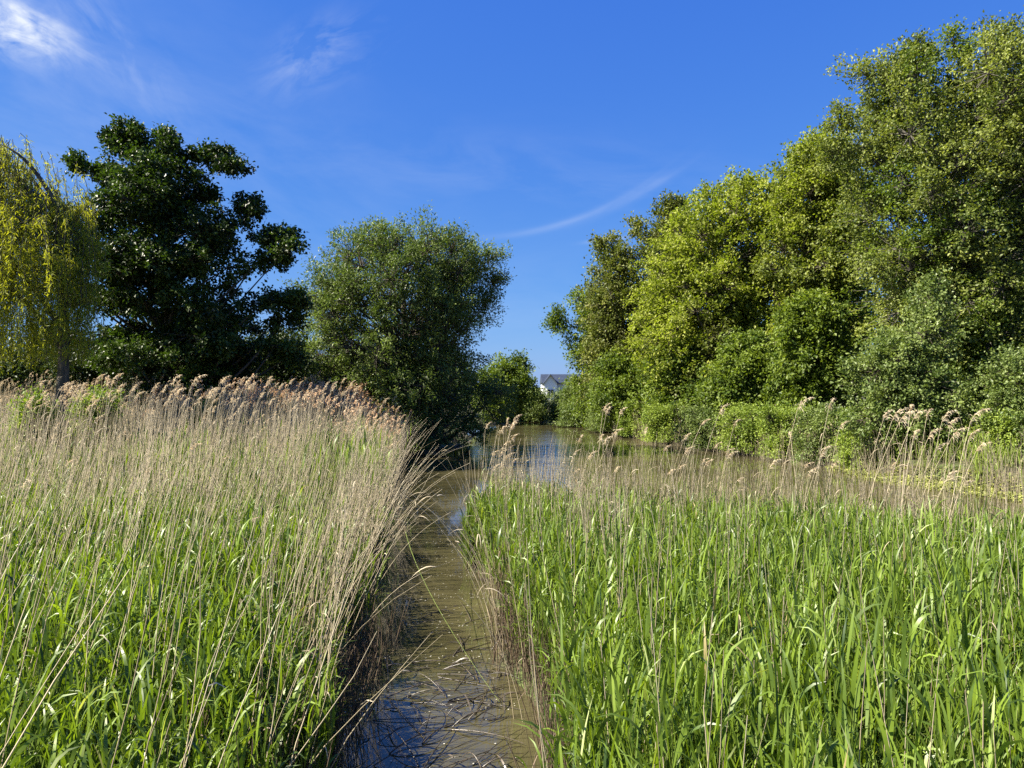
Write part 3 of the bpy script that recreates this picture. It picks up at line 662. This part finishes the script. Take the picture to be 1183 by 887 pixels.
# green shoots, right bed
L_, S_ = MB(), MB()
X, Y = scatter(rng, 42000, -1, 12, 1.9, 15, lambda x, y: on_right(x, y) & ((poly_sd(x, y) > np.interp(y, [5, 7, 9, 11.5], [.25, .48, .45, .15])) | (x > 0.9) | (y > 11)))
k = rng.uniform(0, 1, len(X)) < np.interp(Y, [2, 9, 14], [0.66, 0.6, 0.6]) * np.clip(0.95 + 1.0 * fld(X, Y, 6), 0.35, 1.6); X, Y = X[k], Y[k]
H = rng.uniform(1.2, 1.68, len(X)) * (0.8 + 0.2 * sstep(poly_sd(X, Y), 0, 0.5)) * (1 - 0.15 * sstep(Y, 6, 12)) + 0.03 * sstep(Y, 12.2, 13.2) * (X < 1.4)
print('right shoots', len(X))
green_reeds(L_, S_, X, Y, H, rng, (-0.01, 0), upright=0.55, nl=9, wide=0.92)
tag(L_.build('reed_foliage', M['reed']), 'dense green sword shaped leaves of the young reeds filling the right reed bed', 'reeds', kind='stuff')
tag(S_.build('reed_shoots', M['reed_stem']), 'thin green stems of the young reeds in the right reed bed', 'reeds', kind='stuff')

# dry stalks, left bed
D_ = MB(); PL = MB(); PR = MB()
X, Y = scatter(rng, 16000, -12, 0.2, 2.2, 14, on_left); k = rng.uniform(0, 1, len(X)) < np.interp(Y, [2, 5, 9, 14], [0.04, 0.08, 0.15, 0.30]); X, Y = X[k], Y[k]
dry_stalks(D_, X, Y, rng.uniform(1.7, 2.45, len(X)), rng, (0.20, 0.03), 0.10, rem=0.35)
X, Y = scatter(rng, 46000, -26, -1, 13, 35.5, on_left); pn = np.sin(X * .9 + Y * .5) * np.sin(Y * .8 - X * .35 + 1) + 0.6 * np.sin(X * 2.3 - Y * 1.1) * np.sin(Y * 1.9 + X)
k = rng.uniform(0, 1, len(X)) < np.clip((0.45 + 0.3 * pn) * np.interp(Y, [13, 20, 26], [0.42, 0.7, 0.95]), 0.05, 0.85); X, Y, pn = X[k], Y[k], pn[k]
Hh = 1.65 + 1.1 * rng.beta(2.2, 1.6, len(X)) + 0.2 * pn - 0.75 * (1 - sstep(poly_sd(X, Y), 0, 2.6))
Pth = dry_stalks(D_, X, Y, Hh, rng, (0.09, 0.0), 0.075, r=0.0045, rem=0.75, tint=np.clip(rng.beta(2.2, 2.0, len(X)) * 0.75 + 0.12 + 0.13 * pn, 0, 1))
print('left dry', len(X))
# plumes belonging to the far mass of the left bed
k = (rng.uniform(0, 1, len(X)) < np.interp(Y, [13, 20, 26, 35], [0.04, 0.12, 0.5, 0.95])); tp = Pth[k][:, -1]
dv = nrm(np.stack([rng.uniform(0.3, 1, k.sum()), rng.normal(size=k.sum()) * 0.5, 0 * tp[:, 0]], -1))
ru = (tp[:, 1] > 24) & (tp[:, 0] > -12)
plume_geo(PL, tp[~ru], dv[~ru], rng, n=16, size=0.24, w=0.006); plume_geo(PR, tp[ru], dv[ru] * 0.5, rng, n=18, size=0.34, w=0.016)
# edge of left bed: stems leaning out over the channel
X, Y = scatter(rng, 26000, -6, 0.2, 4.5, 35, lambda x, y: on_left(x, y) & (poly_sd(x, y) < 0.55)); k = rng.uniform(0, 1, len(X)) < 0.42; X, Y = X[k], Y[k]
k = rng.uniform(0, 1, len(X)) < np.interp(Y, [4, 8, 16, 35], [.35, .4, .5, .5]); X, Y = X[k], Y[k]
dry_stalks(D_, X, Y, rng.uniform(1.2, 2.25, len(X)), rng, (0.13, -0.02), 0.11, r=0.0034, rem=0.5)
X, Y = scatter(rng, 9000, -7, 0.2, 4.5, 33, lambda x, y: on_left(x, y) & (poly_sd(x, y) < 0.7)); k = rng.uniform(0, 1, len(X)) < np.interp(Y, [4, 9, 33], [.12, .3, .4]); X, Y = X[k], Y[k]
dry_stalks(D_, X, Y, rng.uniform(1.2, 2.3, len(X)), rng, (0.34, -0.03), 0.22, r=0.0036, rem=0.6)
tag(D_.build('dry_reeds', M['straw']), 'mass of pale dry reed stalks leaning right over the left reed bed', 'dry reeds', kind='stuff')
tag(PL.build('reed_plumes', M['plume']), 'pale feathery seed heads scattered along the back of the left reed bed', 'reed plumes', kind='stuff')
tag(PR.build('reed_plumes', M['plume_rust']), 'dense pinkish tan seed heads at the far end of the left reed bed near the willow', 'reed plumes', kind='stuff')

# dry stalks, right bed
D_ = MB()
X, Y = scatter(rng, 16000, -1, 12, 2.4, 15, on_right); k = rng.uniform(0, 1, len(X)) < np.interp(Y, [2, 5, 10, 15], [0.07, 0.10, 0.12, 0.12]); X, Y = X[k], Y[k]
dry_stalks(D_, X, Y, rng.uniform(1.5, 2.2, len(X)), rng, (0.0, 0.0), 0.085, rem=0.3)
X, Y = scatter(rng, 60000, -1, 12, 6, 15, lambda x, y: on_right(x, y) & (poly_sd(x, y) < 1.3) & (y > np.interp(x, [-1, 0.6, 1.0, 12], [13.0, 11.5, 8, 5])))
k = rng.uniform(0, 1, len(X)) < np.interp(X, [-1, 0.8, 1.2, 3, 8], [0.16, 0.17, 0.17, 0.17, 0.18]); X, Y = X[k], Y[k]
print('right fringe', len(X))
dry_stalks(D_, X, Y, rng.uniform(1.3, 2.15, len(X)), rng, (0.02, 0.0), 0.10, r=0.0037, rem=0.4)
tag(D_.build('dry_reeds', M['straw']), 'thin upright dry reed stalks standing in the right reed bed and along its far edge', 'dry reeds', kind='stuff')
# dead bases on the edge facing the channel
E_ = MB()
for side, test, lean, n in (('l', on_left, (0.03, 0), 24000), ('r', on_right, (-0.02, 0.0), 24000)):
    X, Y = scatter(rng, n, -5, 1.2, 2.5, 26 if side == 'l' else 15, lambda x, y: test(x, y) & (poly_sd(x, y) < 0.48) & (x < 0.95))
    k = rng.uniform(0, 1, len(X)) < 0.8; X, Y = X[k], Y[k]
    dry_stalks(E_, X, Y, rng.uniform(0.35, 1.15, len(X)), rng, lean, 0.13, r=0.0036, rem=0.8, tint=rng.uniform(0, 0.9, len(X)) ** 1.3)
tag(E_.build('reed_stubble', M['strawdark']), 'dark brown dead stems at the waterline on both sides of the channel', 'dry reeds', kind='stuff')
# drooping green leaves over the channel edge, right bed
L_, S_ = MB(), MB()
X, Y = scatter(rng, 900, -0.6, 1.0, 12.0, 14.0, lambda x, y: on_right(x, y) & (poly_sd(x, y) > 0.12))
green_reeds(L_, S_, X, Y, rng.uniform(0.85, 1.38, len(X)), rng, (-0.03, 0), upright=0.2, nl=9, wide=1.1)
X, Y = scatter(rng, 9000, -1.2, 0.8, 3.5, 15, lambda x, y: on_right(x, y) & (poly_sd(x, y) < 0.5) & (poly_sd(x, y) > 0.2)); k = rng.uniform(0, 1, len(X)) < 0.4; X, Y = X[k], Y[k]
green_reeds(L_, S_, X, Y, rng.uniform(0.95, 1.5, len(X)), rng, (-0.10, 0), upright=0.25, nl=8, wide=0.9)
tag(L_.build('reed_foliage', M['reed']), 'drooping green reed leaves hanging over the channel from the right bed', 'reeds', kind='stuff')
tag(S_.build('reed_shoots', M['reed_stem']), 'green stems leaning over the channel from the right bed', 'reeds', kind='stuff')

# reeds and tall grass along the right bank and far shore
D_, L_, S_, PL = MB(), MB(), MB(), MB()
X, Y = scatter(rng, 60000, 1, 22, 14, 66, lambda x, y: (poly_sd(x, y) > -0.55) & (poly_sd(x, y) < 0.4) & is_right_bank(x + 0.8, y) & in_view(x, y))
k = rng.uniform(0, 1, len(X)) < 0.75; X, Y = X[k], Y[k]; clump = (np.sin(X * 2.1 + Y * 0.7) + np.sin(Y * 1.3)) > -0.3; X, Y = X[clump], Y[clump]
P_ = dry_stalks(D_, X, Y, rng.uniform(0.9, 1.9, len(X)), rng, (-0.05, -0.08), 0.14, r=0.0055, rem=0.3)
k = rng.uniform(0, 1, len(X)) < 0.16; tp = P_[k][:, -1]
plume_geo(PL, tp, nrm(np.stack([rng.normal(size=k.sum()), rng.normal(size=k.sum()), 0 * tp[:, 0]], -1)), rng, n=14, size=0.24, w=0.007)
X, Y = scatter(rng, 50000, 1, 24, 14, 66, lambda x, y: (poly_sd(x, y) > 0.0) & (poly_sd(x, y) < 2.2) & is_right_bank(x, y) & in_view(x, y)); k = rng.uniform(0, 1, len(X)) < 0.5; X, Y = X[k], Y[k]
green_reeds(L_, S_, X, Y, rng.uniform(0.5, 1.0, len(X)), rng, (-0.05, -0.05), upright=0.4, nl=6, wide=1.3, segs=4)
tag(D_.build('dry_reeds', M['straw']), 'short dry reed stalks fringing the far right bank at the waterline', 'dry reeds', kind='stuff')
tag(PL.build('reed_plumes', M['plume']), 'small pale seed heads along the waterline of the right bank', 'reed plumes', kind='stuff')
tag(L_.build('bank_grass', M['herb']), 'bright green tall grass and nettles covering the right bank', 'grass', kind='stuff')
tag(S_.build('grass_stems', M['reed_stem']), 'thin stems of the tall grass on the right bank', 'grass', kind='stuff')

# algae mat on the right shore
rngA = np.random.default_rng(5)
n = 26000; X = rngA.uniform(11.5, 17, n); Y = rngA.uniform(19, 28.5, n); d = poly_sd(X, Y)
k = (d > -1.3 - 0.35 * np.sin(X * 2.3 + Y)) & (d < 0.4); X, Y, d = X[k], Y[k], d[k]
mb = MB(); P = np.stack([X, Y, np.maximum(ground_z(X, Y), 0) + rngA.uniform(0.005, 0.10, len(X)) * sstep(d, -1.8, -0.4)], -1)
leaf_cards(mb, P, rngA.normal(size=(len(X), 3)) * np.array([1, 1, .3]), rngA.uniform(0.06, 0.16, len(X)), 0.07, rngA, rngA.uniform(0, 1, len(X)), up=np.array([0, 0, 3.0]))
tag(mb.build('algae_mat', M['algae'], smooth=False), 'yellow green mat of algae and weed floating against the right bank', 'algae', kind='stuff')

# ------------------------------------------------------------------ individual plumed reeds
rng = np.random.default_rng(9)
protos = []
for v in range(12):
    s_ = MB(); K = 8; t = np.linspace(0, 1, K); bend = rng.uniform(0.05, 0.16)
    P = np.stack([bend * 2.3 * t ** 2.2 , 0.02 * np.sin(t * 5 + v), 2.3 * t], -1)[None]
    tubes(s_, P, np.linspace(0.0042, 0.0022, K), 4, 0.55 + 0.3 * rng.uniform())
    n = rng.integers(2, 5)
    A = P[0][rng.integers(2, 7, n)]; az = rng.uniform(0, 6.28, n); L1 = rng.uniform(.12, .3, n); s = np.linspace(0, 1, 5)[None]
    Q_ = A[:, None] + np.stack([np.cos(az)[:, None] * L1[:, None] * s * .8, np.sin(az)[:, None] * L1[:, None] * s * .8, L1[:, None] * (0.4 * s - 0.9 * s ** 2)], -1)
    ribbons(s_, Q_, nrm(np.stack([-np.sin(az), np.cos(az), rng.normal(size=n) * .5], -1)), np.array([.6, 1, .9, .5, .1]) * 0.01, 0.5)
    p_ = MB(); plume_geo(p_, P[:, -1], np.array([[1.0, 0, 0]]), rng, n=56, size=0.28, w=0.0042)
    protos.append((s_.mesh('stem', M['straw']), p_.mesh('plume', M['plume']), P[0, -1]))
def plumed(x, y, top, group, label, rz=0.0, tilt=0.0):
    v = rng.integers(len(protos)); sm, pm, tip = protos[v]
    z = gz(x, y) - 0.05; sc = max((top - z) / 2.42, 0.3)
    o = thing('plumed_reed', label, 'reed', (x, y, z), group)
    o.scale = (1, 1, sc) if sc < 1 else (sc, sc, sc); o.rotation_euler = (rng.normal() * 0.03, tilt + rng.normal() * 0.05, rz + rng.normal() * 0.5)
    for nme, me in (('stem', sm), ('plume', pm)):
        c = bpy.data.objects.new(nme, me); C.objects.link(c); c.parent = o
def place_group(n, xr, Yr, ytop, group, label, tilt=0.05, test=None):
    c = 0; tries = 0
    while c < n and tries < 5000:
        tries += 1
        Yd = rng.uniform(*Yr); xp = rng.uniform(*xr); x = px(xp, Yd)
        if test is not None and not test(np.array([x]), np.array([Yd]))[0]: continue
        plumed(x, Yd, pz(rng.uniform(*ytop), Yd), group, label, 0.0, tilt); c += 1
anyland = lambda x, y: poly_sd(x, y) > -0.02
place_group(75, (-10, 255), (14, 21), (432, 462), 'plumed reeds against the dark maple', 'tall dry reed with a pale feathery plume standing against the dark maple and its bushes', 0.08, anyland)
place_group(60, (230, 400), (19, 28), (434, 462), 'plumed reeds before the willow', 'tall tan plumed reed at the back of the left bed before the willow', 0.03, anyland)
place_group(24, (395, 480), (24, 33), (455, 500), 'plumed reeds at the end of the left bed', 'tan plumed reed at the end of the left bed near the willow', 0.08, anyland)
place_group(16, (0, 420), (9, 16), (480, 620), 'plumed reeds inside the left bed', 'pale plumed dry reed standing lower in the middle of the left reed bed', 0.15, anyland)
place_group(16, (520, 585), (13.4, 14.4), (480, 540), 'plumed reeds at the corner of the right bed', 'plumed dry reed at the corner of the right bed beside the channel mouth', -0.04, anyland)
place_group(26, (640, 860), (12, 13.6), (462, 545), 'plumed reeds along the far edge of the right bed', 'plumed dry reed on the far edge of the right bed before open water', 0.02, anyland)
place_group(30, (860, 1183), (9, 12.2), (458, 550), 'plumed reeds at the right end of the bed', 'plumed dry reed on the right part of the right bed, before algae and bushes', 0.05, anyland)
place_group(16, (740, 860), (37, 42), (470, 492), 'plumed reeds on the right bank', 'plumed dry reed rooted on the far right bank before the brambles', 0.02, anyland)

# ------------------------------------------------------------------ leaning stems over the channel and debris on the water
def stem_thing(name, P, r, mat, label, group, cat, leaves=0):
    P = np.array(P, float); org = P[0].copy()
    o = thing(name, label, cat, tuple(org), group)
    s_ = MB(); K = 12; t = np.linspace(0, 1, K)[:, None]
    if len(P) == 3: Q_ = (1 - t) ** 2 * P[0] + 2 * t * (1 - t) * P[1] + t ** 2 * P[2]
    else: Q_ = np.stack([np.interp(t[:, 0], np.linspace(0, 1, len(P)), P[:, i]) for i in range(3)], -1)
    tubes(s_, (Q_ - org)[None], np.linspace(r, r * 0.4, K), 5, rng.uniform(0.2, 0.9)); s_.build('stem', M[mat], o)
    if leaves:
        l_ = MB(); A = Q_[rng.integers(3, K - 1, leaves)] - org; az = rng.uniform(0, 6.28, leaves); L1 = rng.uniform(.12, .32, leaves); s = np.linspace(0, 1, 6)[None]
        W_ = A[:, None] + np.stack([np.cos(az)[:, None] * L1[:, None] * s, np.sin(az)[:, None] * L1[:, None] * s, L1[:, None] * (0.3 * s - 0.7 * s ** 2)], -1)
        W_[..., 2] = np.maximum(W_[..., 2], 0.004 - org[2])
        ribbons(l_, W_, nrm(np.stack([-np.sin(az), np.cos(az), rng.normal(size=leaves) * .5], -1)), np.array([.6, 1, 1, .8, .5, .1]) * 0.014, rng.uniform(0, 1, leaves)); l_.build('leaf', M[mat], o)
for i in range(15):
    Yd = rng.uniform(7.5, 20); x0 = float(np.interp(Yd, [6, 9.3, 17, 27], [-1.6, -1.75, -2.5, -3.7])) - rng.uniform(0, .25); L1 = rng.uniform(1.5, 2.5); a = rng.uniform(0.3, 0.9); dy = rng.normal() * 0.25
    stem_thing('leaning_reed', [(x0, Yd, -0.03), (x0 + L1 * .35 * math.sin(a * .7), Yd + dy * .4, L1 * .62 * math.cos(a * .6)), (x0 + L1 * math.sin(a), Yd + dy, L1 * math.cos(a) * 1.0)], 0.004, 'straw',
               'bent dry reed leaning right from the left bed over the channel', 'reeds leaning over the channel from the left', 'reed', int(rng.integers(0, 3)))
for i in range(20):
    Yd = rng.uniform(6.5, 13.8); x0 = float(np.interp(Yd, [6.2, 8, 11, 14], [0.05, -.15, -.4, -.7])) + rng.uniform(0, .2); L1 = rng.uniform(1.2, 2.2); a = rng.uniform(0.2, 0.55); dy = rng.normal() * 0.2
    stem_thing('leaning_reed', [(x0, Yd, -0.03), (x0 - L1 * .3 * math.sin(a * .7), Yd + dy * .4, L1 * .6), (x0 - L1 * math.sin(a), Yd + dy, L1 * math.cos(a))], 0.0038, 'straw',
               'thin dry reed leaning left from the right bed over the channel', 'reeds leaning over the channel from the right', 'reed', int(rng.integers(0, 3)))
stem_thing('bent_reed', [(-1.55, 11.2, 0.9), (-1.1, 9.2, 0.55), (-0.12, 7.3, 0.02)], 0.0045, 'reed_stem', 'single long green reed fallen across the channel down to the floating debris', None, 'reed', 0)
for i in range(84):
    Yd = rng.uniform(5.6, 8.2) if i < 66 else rng.uniform(8, 10); x0 = rng.uniform(-1.35, -0.1); L1 = rng.uniform(0.3, 0.95); a = rng.normal() * 0.5 + (0.35 if rng.uniform() < .7 else 2.0); h = rng.uniform(0, 0.10) if rng.uniform() < .6 else rng.uniform(0.1, .28)
    x1 = min(x0 + L1 * math.cos(a), 0.1); y1 = Yd + L1 * math.sin(a)
    stem_thing('broken_reed', [(x0, Yd, 0.004), ((x0 + x1) / 2, (Yd + y1) / 2, h), (x1, y1, 0.004 + h * 0.2)], rng.uniform(0.0035, 0.0075), 'debris',
               'dark broken reed piece lying in the water at the near end of the channel', 'broken reeds lying in the channel', 'broken reed', int(rng.integers(0, 3)))
# standing thin stems in the shallow left corner
s_ = MB(); n = 420; X = rng.uniform(-1.75, -1.3, n); Y = rng.uniform(4.5, 9.5, n)
P = np.stack([X, Y, np.full(n, -0.05)], -1)[:, None] + np.stack([np.zeros((n, 4)) + rng.normal(size=(n, 1)) * np.linspace(0, .12, 4), rng.normal(size=(n, 1)) * np.linspace(0, .1, 4), rng.uniform(.15, .75, (n, 1)) * np.linspace(0, 1, 4)], -1)
tubes(s_, P, np.array([.0035, .003, .003, .0018]), 3, rng.uniform(0, 1, n))
tag(s_.build('drowned_stems', M['strawdark']), 'thin dark stems standing in the shallow water at the left edge of the channel', 'reed stems', kind='stuff')
# specks of scum and fallen petals drifting in lines
n = 900; Y = 5.2 + rng.beta(1.6, 1.6, n) * 13; lane = rng.integers(0, 9, n)
Y = np.where(rng.uniform(0, 1, n) < 0.65, 6.0 + lane * 1.25 + rng.normal(size=n) * 0.10, Y); X = rng.uniform(-2.2, 0.1, n); k = poly_sd(X, Y) < -0.05; X, Y = X[k], Y[k]
mb = MB(); leaf_cards(mb, np.stack([X, Y, np.full(len(X), 0.006)], -1), rng.normal(size=(len(X), 3)) * np.array([1, .7, 0]), rng.uniform(.008, .035, len(X)), .014, rng, rng.uniform(0, 1, len(X)), up=np.array([0, 0, 30.0]), fold=0.0)
tag(mb.build('floating_specks', M['scum'], smooth=False), 'pale specks of scum and petals drifting in lines on the channel water', 'scum', kind='stuff')

# ------------------------------------------------------------------ light, sky, camera
w = bpy.data.worlds.new('World'); bpy.context.scene.world = w; w.use_nodes = True
nt = w.node_tree; nt.nodes.clear(); N = nt.nodes; L = nt.links
sky = N.new('ShaderNodeTexSky'); sky.sky_type = 'NISHITA'; sky.sun_disc = False; sky.sun_elevation = rad(SUN_EL); sky.sun_rotation = rad(SUN_AZ)
sky.air_density = 1.0; sky.dust_density = 0.2; sky.ozone_density = 2.0
tcw = N.new('ShaderNodeTexCoord'); sp = N.new('ShaderNodeSeparateXYZ'); L.new(tcw.outputs['Generated'], sp.inputs[0])
def mth(op, a, b_=None, c=None):
    n = N.new('ShaderNodeMath'); n.operation = op
    for i, v in enumerate((a, b_, c)):
        if v is None: continue
        if isinstance(v, (int, float)): n.inputs[i].default_value = v
        else: L.new(v, n.inputs[i])
    return n.outputs[0]
u = mth('DIVIDE', sp.outputs[0], mth('MAXIMUM', sp.outputs[1], 0.05)); v = mth('DIVIDE', sp.outputs[2], mth('MAXIMUM', sp.outputs[1], 0.05))
fw = mth('GREATER_THAN', sp.outputs[1], 0.06)
def wisp(cx, cy, ang, la, lb, power, seed, stretch, bend=0.0, thr=0.42, amp=1.0):
    """thin cirrus: soft ellipse times stretched noise, at a direction of the sky"""
    ca, sa = math.cos(ang), math.sin(ang)
    cu, cv = (cx - 591.5) / F, (HOR - cy) / F
    du = mth('SUBTRACT', u, cu); dv = mth('SUBTRACT', v, cv)
    a = mth('ADD', mth('MULTIPLY', du, ca), mth('MULTIPLY', dv, sa)); b_ = mth('SUBTRACT', mth('MULTIPLY', dv, ca), mth('MULTIPLY', du, sa))
    if bend: b_ = mth('SUBTRACT', b_, mth('MULTIPLY', mth('MULTIPLY', a, a), bend))
    q = mth('ADD', mth('POWER', mth('DIVIDE', mth('ABSOLUTE', a), la), 2.0), mth('POWER', mth('DIVIDE', mth('ABSOLUTE', b_), lb), 2.0))
    env = mth('EXPONENT', mth('MULTIPLY', q, -1.0))
    cmb = N.new('ShaderNodeCombineXYZ'); L.new(mth('MULTIPLY', a, stretch[0]), cmb.inputs[0]); L.new(mth('MULTIPLY', b_, stretch[1]), cmb.inputs[1]); cmb.inputs[2].default_value = seed
    nz = N.new('ShaderNodeTexNoise'); nz.inputs['Scale'].default_value = 1.0; nz.inputs['Detail'].default_value = 7; nz.inputs['Roughness'].default_value = 0.6; nz.inputs['Distortion'].default_value = 0.4
    L.new(cmb.outputs[0], nz.inputs['Vector'])
    nn = mth('MAXIMUM', mth('MULTIPLY', mth('SUBTRACT', nz.outputs['Fac'], thr), amp * 3.0), 0.0)
    return mth('MULTIPLY', mth('MULTIPLY', env, nn), power)
cl = wisp(18, 32, -0.45, 0.062, 0.03, 1.35, 3.1, (14, 30), thr=0.36)
for args in [(30, 20, -0.5, 0.10, 0.02, 0.5, 8.2, (8, 40)), (365, 62, 0.5, 0.07, 0.035, 0.34, 1.7, (12, 26)), (110, 25, -0.9, 0.18, 0.04, 0.22, 6.6, (8, 20)),
             (650, 258, 0.30, 0.10, 0.0045, 0.11, 2.2, (5, 60), 1.3, 0.20), (735, 225, 0.5, 0.07, 0.006, 0.10, 4.4, (5, 50), 0.5, 0.25),
             (700, 277, 0.12, 0.025, 0.0025, 0.35, 9.4, (5, 60), 0.0, 0.2), (600, 200, -0.1, 0.35, 0.05, 0.10, 7.7, (5, 16)), (150, 160, -0.4, 0.3, 0.15, 0.2, 5.5, (3, 8)), (560, 350, 0.1, 0.25, 0.05, 0.12, 5.9, (3, 12))]:
    cl = mth('ADD', cl, wisp(*args))
cl = mth('MINIMUM', mth('MULTIPLY', cl, fw), 0.9)
mx = N.new('ShaderNodeMix'); mx.data_type = 'RGBA'; L.new(cl, mx.inputs[0]); mx.inputs[7].default_value = (4.9, 5.2, 5.6, 1)
sc_ = N.new('ShaderNodeSeparateColor'); cc_ = N.new('ShaderNodeCombineColor'); L.new(sky.outputs[0], sc_.inputs[0])
for i_, (pw_, k_) in enumerate(((0.97, 0.27), (0.72, 0.675), (0.27, 2.82))):      # the camera's rendering of a clear sky: deep, even blue
    L.new(mth('MULTIPLY', mth('POWER', sc_.outputs[i_], pw_), k_), cc_.inputs[i_])
L.new(cc_.outputs[0], mx.inputs[6])
bg = N.new('ShaderNodeBackground'); bg.inputs['Strength'].default_value = 0.0536; L.new(mx.outputs[2], bg.inputs['Color'])
wo = N.new('ShaderNodeOutputWorld'); L.new(bg.outputs[0], wo.inputs[0])

sd = bpy.data.lights.new('sun', 'SUN'); sd.energy = 5.0; sd.angle = rad(0.53); sd.color = (1.0, 0.92, 0.78)
so = bpy.data.objects.new('sun', sd); C.objects.link(so)
e, a = rad(SUN_EL), rad(SUN_AZ)
tosun = Vector((math.sin(a) * math.cos(e), math.cos(a) * math.cos(e), math.sin(e)))
so.rotation_euler = tosun.to_track_quat('Z', 'Y').to_euler(); so.location = (-20, 0, 30)

cd = bpy.data.cameras.new('camera'); cam = bpy.data.objects.new('camera', cd); C.objects.link(cam)
cd.sensor_width = 36; cd.lens = F / 1183 * 36; cd.clip_end = 4000; cd.clip_start = 0.05
cam.location = (0, 0, CAMH); cam.rotation_euler = (rad(90) + math.atan((HOR - 443.5) / F), 0, 0)
sc = bpy.context.scene; sc.camera = cam
sc.render.engine = 'CYCLES'
sc.cycles.max_bounces = 5; sc.cycles.diffuse_bounces = 1; sc.cycles.glossy_bounces = 2; sc.cycles.transmission_bounces = 3; sc.cycles.use_denoising = False
sc.cycles.sample_clamp_indirect = 8
sc.view_settings.view_transform = 'Standard'; sc.view_settings.look = 'None'; sc.view_settings.exposure = 1.85; sc.view_settings.gamma = 1.0
